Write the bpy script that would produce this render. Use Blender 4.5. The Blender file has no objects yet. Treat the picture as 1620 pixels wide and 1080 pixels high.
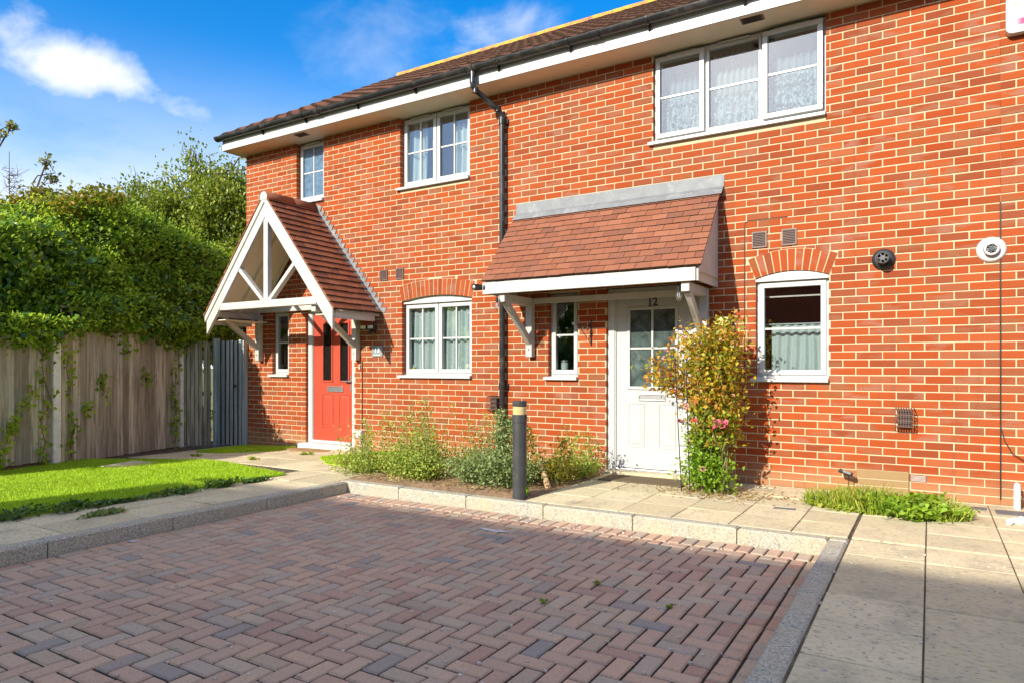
import bpy, math, random
import numpy as np
from mathutils import Vector, Matrix
random.seed(7); rng = np.random.default_rng(7)
S = bpy.context.scene; COL = S.collection
rad = math.radians

# ------------------------------------------------------------------ camera, sky, sun, exposure
YAW, CD, CZ = rad(31.5), 7.27, 1.31
cam = bpy.data.cameras.new('camera'); camo = bpy.data.objects.new('camera', cam); COL.objects.link(camo)
cam.lens = 24.0; cam.sensor_width = 36.0; cam.shift_y = 40/1620; cam.clip_start = .05; cam.clip_end = 3000
camo.location = (0, -CD, CZ); camo.rotation_euler = (rad(90), 0, YAW)
S.camera = camo

SUN_DIR = Vector((.235, 1.0, -.53)).normalized()      # the way the light travels
sun = bpy.data.lights.new('sun', 'SUN'); suno = bpy.data.objects.new('sun', sun); COL.objects.link(suno)
sun.energy = 3.3; sun.angle = rad(.53); sun.color = (1, .93, .80)
suno.rotation_euler = SUN_DIR.to_track_quat('-Z', 'Y').to_euler(); suno.location = (-6, -25, 14)

S.view_settings.view_transform = 'Standard'; S.view_settings.look = 'None'
S.view_settings.exposure = 1.12; S.view_settings.gamma = 1.0; S.view_settings.use_curve_mapping = False
S.render.engine = 'CYCLES'
S.cycles.max_bounces = 8; S.cycles.transparent_max_bounces = 16; S.cycles.diffuse_bounces = 4
S.cycles.caustics_reflective = False; S.cycles.caustics_refractive = False
S.cycles.sample_clamp_indirect = 6.0

class NT:
    """small helper to write node trees"""
    def __init__(s, tree): s.t = tree; s.t.nodes.clear()
    def n(s, typ, ins=None, **kw):
        nd = s.t.nodes.new(typ)
        for k, v in kw.items(): setattr(nd, k, v)
        if ins:
            for k, v in ins.items(): s.set(nd, k, v)
        return nd
    def set(s, nd, k, v):
        sock = nd.inputs[k]
        if isinstance(v, bpy.types.NodeSocket): s.t.links.new(v, sock)
        else: sock.default_value = v
    def math(s, op, a, b=0.0, c=0.0, clamp=False):
        nd = s.n('ShaderNodeMath', operation=op, use_clamp=clamp)
        s.set(nd, 0, a); s.set(nd, 1, b)
        if op in ('MULTIPLY_ADD', 'SMOOTH_MIN'): s.set(nd, 2, c)
        return nd.outputs[0]
    def vmath(s, op, a, b=(0, 0, 0), out=0):
        nd = s.n('ShaderNodeVectorMath', operation=op); s.set(nd, 0, a)
        if op == 'SCALE': s.set(nd, 3, b)
        else: s.set(nd, 1, b)
        return nd.outputs[out]
    def maprange(s, v, a, b, c=0.0, d=1.0, smooth=False):
        nd = s.n('ShaderNodeMapRange', interpolation_type='SMOOTHSTEP' if smooth else 'LINEAR')
        for i, x in enumerate((v, a, b, c, d)): s.set(nd, i, x)
        return nd.outputs[0]
    def mix(s, f, a, b, blend='MIX'):
        nd = s.n('ShaderNodeMix', data_type='RGBA', blend_type=blend)
        s.set(nd, 0, f); s.set(nd, 6, a); s.set(nd, 7, b)
        return nd.outputs[2]
    def noise(s, vec, scale, detail=4.0, rough=.55, out=0, dist=0.0):
        nd = s.n('ShaderNodeTexNoise'); s.set(nd, 'Scale', scale); s.set(nd, 'Detail', detail); s.set(nd, 'Roughness', rough); s.set(nd, 'Distortion', dist)
        if vec is not None: s.set(nd, 'Vector', vec)
        return nd.outputs[out]
    def ramp(s, f, stops, interp='LINEAR'):
        nd = s.n('ShaderNodeValToRGB'); r = nd.color_ramp; r.interpolation = interp
        while len(r.elements) < len(stops): r.elements.new(.5)
        for e, (p, c) in zip(r.elements, stops): e.position = p; e.color = (*c, 1) if len(c) == 3 else c
        s.set(nd, 0, f); return nd.outputs[0]

def c4(c): return (c[0], c[1], c[2], 1)
SKY_AZ = math.atan2(-SUN_DIR.x, -SUN_DIR.y)
SUN_EL = math.asin(-SUN_DIR.z)
wd = bpy.data.worlds.new('World'); S.world = wd; wd.use_nodes = True
w = NT(wd.node_tree)
sky = w.n('ShaderNodeTexSky', sky_type='NISHITA'); sky.sun_disc = False
sky.sun_elevation = SUN_EL; sky.sun_rotation = SKY_AZ; sky.altitude = 50; sky.air_density = 1.0; sky.dust_density = .6; sky.ozone_density = 2.5
skyc = w.n('ShaderNodeHueSaturation', {'Hue': .505, 'Saturation': 1.46, 'Value': .84, 'Color': sky.outputs[0]}).outputs[0]
tc = w.n('ShaderNodeTexCoord'); gdir = w.vmath('NORMALIZE', tc.outputs['Generated'])
sep = w.n('ShaderNodeSeparateXYZ', {0: gdir}); el = sep.outputs[2]
# a bank of white cloud and thin veils, placed by compass direction on the dome
flat = w.n('ShaderNodeCombineXYZ')
den = w.math('MAXIMUM', w.math('ADD', el, .12), .05)
w.set(flat, 0, w.math('DIVIDE', sep.outputs[0], den)); w.set(flat, 1, w.math('DIVIDE', sep.outputs[1], den))
n1 = w.noise(w.vmath('MULTIPLY', gdir, (1, 1, 1.7)), 7.0, 10, .56, dist=.3); n2 = w.noise(flat.outputs[0], 1.1, 6, .6)
def cloud(cdir, ax, la, lb, soft, amp=.9):
    c = Vector(cdir).normalized(); e1 = Vector(ax); e1 = (e1 - c*e1.dot(c)).normalized(); e2 = c.cross(e1)
    dv = w.vmath('SUBTRACT', gdir, tuple(c))
    a = w.math('DIVIDE', w.vmath('DOT_PRODUCT', dv, tuple(e1), 1), la); b = w.math('DIVIDE', w.vmath('DOT_PRODUCT', dv, tuple(e2), 1), lb)
    r = w.math('SQRT', w.math('ADD', w.math('MULTIPLY', a, a), w.math('MULTIPLY', b, b)))
    v = w.math('ADD', r, w.math('MULTIPLY', w.math('SUBTRACT', n1, .5), -amp*2))
    return w.maprange(v, 1.0, 1.0-soft, 0, 1, True)
def sdir(px, py):      # sky direction seen at a place in the photograph
    u = (px-810)/1080; v = (580-py)/1080; s_, c_ = math.sin(YAW), math.cos(YAW)
    return Vector((-s_+c_*u, c_+s_*u, v)).normalized()
def cl(pa, pb, half, soft, amp=.9):
    a, b = sdir(*pa), sdir(*pb); m = (a+b)/2
    return cloud(m, (b-a), (b-a).length/2, half, soft, amp)
k1 = w.math('MULTIPLY', cl((-120, 35), (360, 185), .040, 1.3, 2.0), 1.0)
k2 = w.math('MULTIPLY', cl((440, 150), (720, 60), .07, 1.5, 1.6), .30)
k3 = w.math('MULTIPLY', cl((720, 80), (930, 10), .05, 1.3, 1.5), .75)
low = w.maprange(el, .42, .08, 0, 1, True)
k4 = w.math('MULTIPLY', low, w.maprange(n2, .28, .58, .5, 1.0, True))
k5 = w.maprange(n2, .40, .60, 0, .95, True)  # unseen overhead cloud, added to whiten and brighten the blue fill
f = w.math('MAXIMUM', w.math('MAXIMUM', k1, k2), w.math('MAXIMUM', w.math('MAXIMUM', k3, k4), w.math('MULTIPLY', k5, w.maprange(el, .48, .7, 0, 1))))
skyf = w.mix(f, skyc, (3.4, 3.5, 3.65, 1))
bg = w.n('ShaderNodeBackground', {'Color': skyf, 'Strength': .15})
w.t.links.new(bg.outputs[0], w.n('ShaderNodeOutputWorld').inputs[0])

# ------------------------------------------------------------------ object helpers
WL = {}
def par(o, p):
    if p is not None:
        o.parent = p; o.matrix_parent_inverse = Matrix.Translation(-Vector(WL.get(p.name, (0, 0, 0))))
    return o
def tag(o, label=None, cat=None, group=None, kind=None):
    if label: o['label'] = label
    if cat: o['category'] = cat
    if group: o['group'] = group
    if kind: o['kind'] = kind
    return o
def thing(name, loc, label, cat, group=None):
    e = bpy.data.objects.new(name, None); COL.objects.link(e); e.location = loc; e.empty_display_size = .1
    WL[e.name] = tuple(loc); return tag(e, label, cat, group)
def link_mesh(name, me, parent=None, mat=None):
    o = bpy.data.objects.new(name, me); COL.objects.link(o)
    if mat is not None and not me.materials: me.materials.append(mat)
    return par(o, parent)

class MB:
    def __init__(s): s.v = []; s.f = []; s.sm = False
    def add(s, vs, fs):
        b = len(s.v); s.v += [tuple(x) for x in vs]; s.f += [tuple(i+b for i in q) for q in fs]; return s
    def box(s, x0, x1, y0, y1, z0, z1):
        return s.add([(x0,y0,z0),(x1,y0,z0),(x1,y1,z0),(x0,y1,z0),(x0,y0,z1),(x1,y0,z1),(x1,y1,z1),(x0,y1,z1)],
                     [(0,3,2,1),(4,5,6,7),(0,1,5,4),(1,2,6,5),(2,3,7,6),(3,0,4,7)])
    def cbox(s, x0, x1, y0, y1, z0, z1, c=.003, back=True):     # box with chamfered edges round its -y face
        v = [(x0+c,y0,z0+c),(x1-c,y0,z0+c),(x1-c,y0,z1-c),(x0+c,y0,z1-c),
             (x0,y0+c,z0),(x1,y0+c,z0),(x1,y0+c,z1),(x0,y0+c,z1),(x0,y1,z0),(x1,y1,z0),(x1,y1,z1),(x0,y1,z1)]
        fs = [(0,1,2,3),(4,5,1,0),(5,6,2,1),(6,7,3,2),(7,4,0,3),(8,9,5,4),(9,10,6,5),(10,11,7,6),(11,8,4,7)]
        if back: fs.append((11,10,9,8))
        return s.add(v, fs)
    def tbox(s, x0, x1, y0, y1, z0, z1, c=.005):                # chamfered round its top
        v = [(x0+c,y0+c,z1),(x1-c,y0+c,z1),(x1-c,y1-c,z1),(x0+c,y1-c,z1),
             (x0,y0,z1-c),(x1,y0,z1-c),(x1,y1,z1-c),(x0,y1,z1-c),(x0,y0,z0),(x1,y0,z0),(x1,y1,z0),(x0,y1,z0)]
        return s.add(v, [(0,1,2,3),(4,5,1,0),(5,6,2,1),(6,7,3,2),(7,4,0,3),(8,9,5,4),(9,10,6,5),(10,11,7,6),(11,8,4,7)])
    def bar(s, a, b, wx, wz, up=(0, 0, 1)):                     # square bar from a to b
        a, b = Vector(a), Vector(b); d = (b-a).normalized(); u = Vector(up)
        if abs(d.dot(u)) > .98: u = Vector((0, 1, 0))
        r = d.cross(u).normalized(); u = r.cross(d)
        vs = []
        for p in (a, b):
            for i, j in ((-1,-1),(1,-1),(1,1),(-1,1)): vs.append(p + r*(i*wx/2) + u*(j*wz/2))
        return s.add(vs, [(0,1,2,3),(7,6,5,4),(0,4,5,1),(1,5,6,2),(2,6,7,3),(3,7,4,0)])
    def tube(s, pts, r, n=8, cap=True):
        pts = [Vector(p) for p in pts]; rs = r if isinstance(r, (list, tuple)) else [r]*len(pts); rings = []
        u = None
        for i, p in enumerate(pts):
            d = (pts[min(i+1, len(pts)-1)] - pts[max(i-1, 0)]).normalized()
            if u is None: u = d.orthogonal().normalized()
            u = (u - d*u.dot(d)).normalized(); v = d.cross(u)
            rings.append([p + (u*math.cos(t) + v*math.sin(t))*rs[i] for t in [2*math.pi*k/n for k in range(n)]])
        vs = [q for R in rings for q in R]; fs = []
        for i in range(len(pts)-1):
            for k in range(n): fs.append((i*n+k, i*n+(k+1) % n, (i+1)*n+(k+1) % n, (i+1)*n+k))
        if cap: fs.append(tuple(range(n-1, -1, -1))); fs.append(tuple((len(pts)-1)*n+k for k in range(n)))
        return s.add(vs, fs)
    def lathe(s, prof, c=(0, 0, 0), axis='z', n=24):
        vs = []; fs = []
        for (r, h) in prof:
            for k in range(n):
                t = 2*math.pi*k/n; a, b = r*math.cos(t), r*math.sin(t)
                p = (a, b, h) if axis == 'z' else (a, -h, b) if axis == 'y' else (h, a, b)
                vs.append((p[0]+c[0], p[1]+c[1], p[2]+c[2]))
        for i in range(len(prof)-1):
            for k in range(n): fs.append((i*n+k, i*n+(k+1) % n, (i+1)*n+(k+1) % n, (i+1)*n+k))
        fs.append(tuple(range(n-1, -1, -1))); fs.append(tuple((len(prof)-1)*n+k for k in range(n)))
        return s.add(vs, fs)
    def prism(s, poly, y0, y1):                                  # xz outline pushed along y
        n = len(poly)
        vs = [(x, y0, z) for x, z in poly] + [(x, y1, z) for x, z in poly]
        return s.add(vs, [tuple(range(n)), tuple(range(2*n-1, n-1, -1))] + [(i, i+n, (i+1) % n+n, (i+1) % n) for i in range(n)])
    def mesh(s, name):
        me = bpy.data.meshes.new(name); me.from_pydata(s.v, [], s.f); me.validate(); me.update()
        return me
    def build(s, name, mat, parent=None, smooth=False, bevel=0, M=None):
        me = s.mesh(name)
        bmx = __import__('bmesh').new(); bmx.from_mesh(me); __import__('bmesh').ops.recalc_face_normals(bmx, faces=bmx.faces); bmx.to_mesh(me); bmx.free()
        if smooth:
            me.polygons.foreach_set('use_smooth', [True]*len(me.polygons))
        o = link_mesh(name, me, parent, mat)
        if M is not None: o.matrix_basis = M
        if smooth:
            md = o.modifiers.new('ws', 'EDGE_SPLIT'); md.split_angle = rad(38)
        if bevel:
            md = o.modifiers.new('bevel', 'BEVEL'); md.width = bevel; md.segments = 2; md.limit_method = 'ANGLE'; md.angle_limit = rad(40)
        return o

def fast_mesh(name, V, F, mat, parent=None, smooth=False):        # V (n,3), F (m,k) numpy
    me = bpy.data.meshes.new(name); V = np.asarray(V, np.float32); F = np.asarray(F, np.int32); k = F.shape[1]
    me.vertices.add(len(V)); me.vertices.foreach_set('co', V.ravel())
    me.loops.add(F.size); me.loops.foreach_set('vertex_index', F.ravel())
    me.polygons.add(len(F)); me.polygons.foreach_set('loop_start', np.arange(0, F.size, k, dtype=np.int32)); me.polygons.foreach_set('loop_total', np.full(len(F), k, np.int32))
    if smooth: me.polygons.foreach_set('use_smooth', np.ones(len(F), bool))
    me.update(calc_edges=True)
    return link_mesh(name, me, parent, mat)

# ------------------------------------------------------------------ materials
def material(name):
    m = bpy.data.materials.new(name); m.use_nodes = True; return m, NT(m.node_tree)
def finish(t, bsdf): t.t.links.new(bsdf, t.n('ShaderNodeOutputMaterial').inputs[0])
def rnd(t, k=1.0):
    a = t.n('ShaderNodeObjectInfo').outputs['Random']; b = t.n('ShaderNodeNewGeometry').outputs['Random Per Island']
    return t.math('FRACT', t.math('MULTIPLY', t.math('ADD', t.math('MULTIPLY', a, 3.77), b), k))
def pos(t): return t.n('ShaderNodeNewGeometry').outputs['Position']
def bump(t, h, strength=.3, dist=.01): return t.n('ShaderNodeBump', {'Height': h, 'Strength': strength, 'Distance': dist}).outputs[0]
def princ(t, col, rough=.6, normal=None, **kw):
    nd = t.n('ShaderNodeBsdfPrincipled'); t.set(nd, 'Base Color', col if not isinstance(col, tuple) else c4(col)); t.set(nd, 'Roughness', rough)
    if normal is not None: t.set(nd, 'Normal', normal)
    if rough >= .78 and 'Specular_IOR_Level' not in kw: kw['Specular_IOR_Level'] = .10
    for k, v in kw.items(): t.set(nd, k.replace('_', ' '), v)
    return nd.outputs[0]
def simple(name, col, rough=.5, var=.12, scale=9.0, bmp=.0, dirt=None, **kw):
    m, t = material(name); p = pos(t); n = t.noise(p, scale, 5, .6)
    a = c4(tuple(x*(1-var) for x in col)); b = c4(tuple(min(1, x*(1+var)) for x in col))
    c = t.mix(t.maprange(n, .3, .7), a, b)
    if dirt:
        n2 = t.noise(p, dirt[2] if len(dirt) > 2 else 3.0, 6, .7)
        c = t.mix(t.math('MULTIPLY', t.maprange(n2, .52, .75), dirt[1]), c, c4(dirt[0]))
    nb = bump(t, t.noise(p, scale*9, 4, .6), bmp, .004) if bmp else None
    finish(t, princ(t, c, rough, nb, **kw)); return m

def mat_brick():
    m, t = material('red_brick'); p = pos(t); r = rnd(t); r2 = t.math('FRACT', t.math('MULTIPLY', r, 17.31)); r3 = t.math('FRACT', t.math('MULTIPLY', r, 53.7))
    c = t.ramp(r, [(0, (.37, .068, .016)), (.22, (.42, .084, .020)), (.42, (.33, .056, .013)), (.58, (.44, .098, .027)), (.72, (.36, .073, .018)), (.84, (.26, .058, .022)), (.93, (.31, .095, .042)), (1, (.41, .115, .042))])
    # pale kiln marks in the middle of some bricks
    sp = t.vmath('MULTIPLY', p, (4.4, 1, 13)); nb = t.noise(sp, 1.0, 3, .5)
    kf = t.math('MULTIPLY', t.maprange(nb, .44, .62, 0, 1, True), t.maprange(r2, .38, .6, 0, .72))
    kc = t.mix(r3, (.25, .115, .042, 1), (.36, .165, .115, 1))
    c = t.mix(kf, c, kc)
    # lime bloom in wide patches
    big = t.noise(p, .85, 4, .6)
    ef = t.math('MULTIPLY', t.maprange(big, .57, .70, 0, .55, True), t.maprange(r3, .25, .9, .15, 1))
    c = t.mix(ef, c, (.40, .215, .16, 1))
    c = t.mix(t.maprange(t.noise(p, .42, 3, .5), .40, .62, 0, .30), c, (.27, .075, .035, 1))
    # bleached splash band above the paving
    z = t.n('ShaderNodeSeparateXYZ', {0: p}).outputs[2]
    sf = t.math('MULTIPLY', t.maprange(t.math('ADD', z, t.math('MULTIPLY', t.math('SUBTRACT', t.noise(p, 1.6, 4), .5), .34)), .40, .16, 0, 1, True), .72)
    c = t.mix(sf, c, (.44, .235, .115, 1))
    st = t.noise(t.vmath('MULTIPLY', p, (9, 1, .55)), 1.0, 5, .6)
    c = t.mix(t.maprange(st, .56, .74, 0, .30), c, (.20, .055, .03, 1))
    fine = t.noise(p, 95, 4, .65)
    c = t.mix(t.maprange(fine, .30, .72, .22, 0), c, (.11, .025, .012, 1))
    h = t.math('ADD', t.noise(p, 170, 4, .7), t.noise(p, 24, 3))
    finish(t, princ(t, c, .82, bump(t, h, .35, .004))); return m
def mat_mortar():
    m, t = material('mortar'); p = pos(t)
    c = t.mix(t.maprange(t.noise(p, 5, 5, .6), .3, .7), (.52, .415, .245, 1), (.63, .515, .33, 1))
    c = t.mix(t.maprange(t.noise(p, 1.1, 4), .5, .75, 0, .35), c, (.52, .43, .32, 1))
    finish(t, princ(t, c, .95, bump(t, t.noise(p, 220, 3, .7), .5, .003))); return m
def mat_paver():
    m, t = material('paving_block'); p = pos(t); r = rnd(t); r2 = t.math('FRACT', t.math('MULTIPLY', r, 23.1))
    c = t.ramp(r, [(0, (.47, .275, .195)), (.2, (.58, .375, .255)), (.4, (.54, .36, .255)), (.55, (.62, .395, .26)), (.68, (.56, .42, .29)), (.8, (.47, .37, .285)), (.92, (.50, .36, .24)), (.97, (.36, .29, .24)), (1, (.30, .28, .25))])
    c = t.mix(t.maprange(t.noise(p, .55, 3), .42, .62, 0, .28), c, (.40, .32, .24, 1))
    c = t.mix(t.math('MULTIPLY', t.maprange(t.noise(p, 7, 5, .65), .5, .75), .35), c, (.42, .34, .28, 1))
    c = t.mix(t.maprange(t.noise(p, 150, 3, .7), .52, .70, 0, .5), c, (.50, .42, .38, 1))
    c = t.mix(t.maprange(t.noise(p, 120, 3, .7), .46, .30, 0, .5), c, (.06, .045, .045, 1))
    c = t.mix(t.maprange(t.noise(p, 1.3, 5, .65), .56, .74, 0, .25), c, (.15, .11, .10, 1))
    c = t.mix(t.maprange(t.noise(p, 34, 6, .75), .58, .70, 0, .28), c, (.16, .11, .10, 1))
    h = t.math('ADD', t.noise(p, 200, 3, .7), t.math('MULTIPLY', t.noise(p, 30, 4), .6))
    finish(t, princ(t, c, .8, bump(t, h, .5, .004))); return m
def mat_slab():
    m, t = material('concrete_slab'); p = pos(t); r = rnd(t)
    c = t.ramp(r, [(0, (.58, .49, .305)), (.5, (.66, .56, .355)), (1, (.72, .61, .39))])
    c = t.mix(t.maprange(t.noise(p, 2.2, 5, .65), .42, .68, 0, .45), c, (.47, .41, .29, 1))
    c = t.mix(t.maprange(t.noise(t.vmath('MULTIPLY', p, (1, 2.2, 1)), 26, 6, .72), .53, .66, 0, .72), c, (.16, .14, .11, 1))
    c = t.mix(t.maprange(t.noise(p, 3.2, 7, .72), .50, .70, 0, .62), c, (.30, .26, .19, 1))
    finish(t, princ(t, c, .88, bump(t, t.noise(p, 160, 4, .7), .45, .004))); return m
def mat_granite():
    m, t = material('granite_kerb'); p = pos(t)
    v = t.n('ShaderNodeTexVoronoi', {'Vector': p, 'Scale': 150.0}); g = t.n('ShaderNodeSeparateXYZ', {0: v.outputs['Color']}).outputs[0]
    c = t.ramp(g, [(0, (.20, .19, .17)), (.3, (.36, .34, .28)), (.6, (.47, .44, .36)), (1, (.60, .56, .45))])
    c = t.mix(t.maprange(t.noise(p, 3.0, 6, .7), .42, .68, 0, .65), c, (.50, .42, .26, 1))
    c = t.mix(t.maprange(t.noise(p, 14, 5, .7), .58, .75, 0, .4), c, (.11, .10, .07, 1))
    finish(t, princ(t, c, .85, bump(t, t.math('ADD', g, t.noise(p, 60, 4)), .6, .004))); return m
def mat_tile(name, stops, lichen=.0, moss=.25):
    m, t = material(name); p = pos(t); r = rnd(t)
    c = t.ramp(r, stops)
    c = t.mix(t.maprange(t.noise(p, 26, 5, .7), .5, .75, 0, .5), c, (.20, .12, .09, 1))
    c = t.mix(t.maprange(t.noise(p, 60, 4, .7), .58, .70, 0, moss), c, (.045, .04, .03, 1))
    if lichen: c = t.mix(t.maprange(t.noise(p, 5, 5, .7), .38, .55, 0, lichen), c, (.66, .36, .05, 1))
    finish(t, princ(t, c, .85, bump(t, t.noise(p, 130, 4, .7), .5, .004))); return m
def mat_leaf(name, stops, clump=1.3, gloss=.35, trans=.3):
    m, t = material(name); p = pos(t); r = rnd(t)
    f = t.math('ADD', t.math('MULTIPLY', r, .62), t.math('MULTIPLY', t.maprange(t.noise(p, clump, 3), .3, .7), .38))
    c = t.ramp(f, stops)
    d = princ(t, c, gloss, None, Specular_IOR_Level=.4)
    tr = t.n('ShaderNodeBsdfTranslucent', {'Color': t.mix(.5, c, (.48, .60, .05, 1))}).outputs[0]
    mx = t.n('ShaderNodeMixShader', {0: trans, 1: d, 2: tr}); finish(t, mx.outputs[0]); return m
def mat_wood(name, ca, cb, cg):
    m, t = material(name); p = pos(t); r = rnd(t)
    sp = t.vmath('MULTIPLY', p, (26, 26, 1.5)); g = t.noise(sp, 1.0, 6, .65)
    c = t.mix(r, c4(ca), c4(cb)); c = t.mix(t.maprange(g, .44, .62, 0, .8), c, c4(cg))
    c = t.mix(t.maprange(t.noise(t.vmath('MULTIPLY', p, (70, 70, 3)), 1, 4, .7), .55, .75, 0, .45), c, (.10, .075, .05, 1))
    c = t.mix(t.maprange(t.noise(p, 1.4, 4), .5, .72, 0, .5), c, (.46, .43, .37, 1))
    finish(t, princ(t, c, .85, bump(t, g, .5, .006))); return m
def mat_glass(name, tint=(.86, .92, .92), refl=.22):
    m, t = material(name)
    fr = t.math('POWER', t.n('ShaderNodeLayerWeight', {'Blend': .5}).outputs['Facing'], 3.0)
    fac = t.math('ADD', t.math('MULTIPLY', fr, .8), refl*.62, clamp=True)
    gl = t.n('ShaderNodeBsdfGlossy', {'Color': (1, 1, 1, 1), 'Roughness': .015, 'Normal': bump(t, t.noise(pos(t), 2.4, 2), .03, .05)}).outputs[0]
    tr = t.n('ShaderNodeBsdfTransparent', {'Color': c4(tint)}).outputs[0]
    mx = t.n('ShaderNodeMixShader', {0: fac, 1: tr, 2: gl}); finish(t, mx.outputs[0]); return m
def mat_lace(name, col, alpha, pat=True):
    m, t = material(name); p = pos(t)
    n = t.noise(p, 17, 3, .55, dist=1.2); a = t.maprange(n, .47, .54, alpha, 1.0) if pat else alpha
    d = t.n('ShaderNodeBsdfDiffuse', {'Color': c4(col)}).outputs[0]
    d2 = t.n('ShaderNodeBsdfTranslucent', {'Color': c4(col)}).outputs[0]
    dd = t.n('ShaderNodeMixShader', {0: .35, 1: d, 2: d2}).outputs[0]
    tr = t.n('ShaderNodeBsdfTransparent').outputs[0]
    mx = t.n('ShaderNodeMixShader', {0: a, 1: tr, 2: dd}); finish(t, mx.outputs[0]); return m

BRICK = mat_brick(); MORTAR = mat_mortar(); PAVER = mat_paver(); SLAB = mat_slab(); GRANITE = mat_granite()
PVC = simple('white_pvc', (.52, .52, .505), .32, .03, 3)
PAINT = simple('white_painted_timber', (.50, .49, .455), .5, .07, 6, .15, ((.34, .29, .21), .6, 8.0))
CREAM = simple('cream_soffit_board', (.70, .64, .50), .55, .05, 4)
FASCIA = simple('white_fascia', (.55, .54, .515), .4, .03, 2, 0, ((.5, .48, .42), .3, 5.0))
DOORW = simple('white_door_skin', (.49, .49, .475), .38, .03, 3, .05, ((.45, .43, .38), .5, 2.0))
DOORR = simple('red_door_skin', (.44, .066, .034), .38, .06, 5)
GUTTER = simple('black_gutter_plastic', (.022, .023, .024), .28, .25, 12, 0, ((.16, .14, .11), .5, 6.0))
BLACK = simple('black_plastic', (.02, .02, .02), .4, .2)
STEEL = simple('brushed_metal', (.55, .56, .56), .35, .08, Metallic=.9)
LEAD = simple('lead_flashing', (.19, .20, .205), .55, .18, 5, .25, ((.46, .47, .47), .6, 4.0))
TILE = mat_tile('clay_canopy_tile', [(0, (.24, .090, .050)), (.35, (.29, .112, .062)), (.6, (.21, .082, .050)), (.8, (.32, .128, .072)), (1, (.18, .078, .052))], 0, .55)
TILE13 = mat_tile('plain_porch_tile', [(0, (.24, .085, .045)), (.35, (.32, .115, .060)), (.6, (.20, .075, .048)), (.8, (.35, .14, .075)), (1, (.19, .08, .055))], 0, .35)
ROOFT = mat_tile('roof_tile', [(0, (.12, .048, .026)), (.4, (.16, .064, .034)), (.7, (.10, .042, .026)), (1, (.19, .08, .046))], 0, .5)
RIDGE = mat_tile('lichen_ridge_tile', [(0, (.32, .16, .09)), (1, (.40, .20, .10))], .85, .2)
VENT = simple('brown_plastic_vent', (.16, .10, .08), .45, .15)
FENCE = mat_wood('weathered_fence_board', (.74, .62, .43), (.30, .235, .155), (.20, .15, .095))
GATEW = mat_wood('grey_gate_board', (.36, .42, .43), (.52, .56, .55), (.22, .25, .26))
CONC = simple('concrete_post', (.92, .87, .74), .9, .1, 12, .4, ((.30, .27, .20), .5, 7.0))
BARK = simple('bark', (.14, .10, .07), .9, .3, 20, .6)
SOIL = simple('dry_soil', (.26, .17, .10), .95, .3, 14, .9, ((.45, .34, .20), .7, 30.0))
JOINT = simple('slab_joint', (.12, .10, .07), .95, .4, 22, .6, ((.30, .26, .18), .7, 6.0))
SAND = simple('joint_sand', (.045, .037, .030), .95, .35, 18, .6, ((.20, .17, .13), .5, 4.0))
TURF = simple('turf_backing', (.30, .44, .02), .9, .25, 16, .5)
GLASS = mat_glass('window_glass', (.86, .92, .92), .16); GLASSB = simple('murky_door_glass', (.06, .085, .08), .10, .6, 9, .2, ((.22, .27, .25), .7, 7.0))
FROST = simple('obscured_glass', (.10, .17, .24), .16, .3, 14, .35)
DARKGL = simple('dark_obscured_glass', (.012, .010, .010), .06, .3, 20, .25)
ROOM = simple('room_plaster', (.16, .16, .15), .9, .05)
CURT = mat_lace('curtain_cloth', (.86, .88, .85), .98, False); CAFE = mat_lace('cafe_net', (.86, .88, .84), .93, False); DRAPE = mat_lace('gathered_drape', (.24, .30, .31), .9, False)
NET = mat_lace('net_curtain', (.40, .45, .46), .04); SHEER = mat_lace('white_sheer', (.38, .41, .41), .95, False)
NETP = mat_lace('plain_net', (.055, .11, .14), .9, False)

# ------------------------------------------------------------------ ground, kerbs, paving
def gz(x, y=0): return .11 - .105*min(1, max(0, (-7.4-x)/2.4))
FW_Y = -2.08; KW = .125; LX = -5.20; RX = -.61       # front kerb face, kerb width, inner faces of side kerbs
BACKY = -9.5
def sheet(name, xs, ys, zf, mat, kind='structure', parent=None):
    V = [(x, y, zf(x, y)) for y in ys for x in xs]; n = len(xs)
    F = [(j*n+i, j*n+i+1, (j+1)*n+i+1, (j+1)*n+i) for j in range(len(ys)-1) for i in range(n-1)]
    me = bpy.data.meshes.new(name); me.from_pydata(V, [], F); me.update()
    o = link_mesh(name, me, parent, mat)
    if kind: o['kind'] = kind
    return o
DIRT = simple('far_ground', (.16, .17, .07), .95, .3, .8, 0)
sheet('ground', [-600, -60, -20, 20, 60, 600], [-600, -60, -20, 20, 60, 600], lambda x, y: -.07, DIRT)
drive = sheet('parking_bay', [LX-.02, RX+.02], [BACKY-6, FW_Y+.02], lambda x, y: -.010, SAND)
tag(drive, 'red and grey block paved parking bay in herringbone')

def projarea(x, y, z, ax):   # size on the picture, to choose which pieces are objects of their own
    Y = y+CD; d = Y*math.cos(YAW)-x*math.sin(YAW)
    if d < .3: return 0
    u = (x*math.cos(YAW)+Y*math.sin(YAW))/d; v = (z-CZ)/d
    px, py = 810+1080*u, 580-1080*v
    if not (-10 < px < 1630 and -10 < py < 1090): return 0
    return ax/d**2 if ax > 0 else 1/d**3

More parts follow.
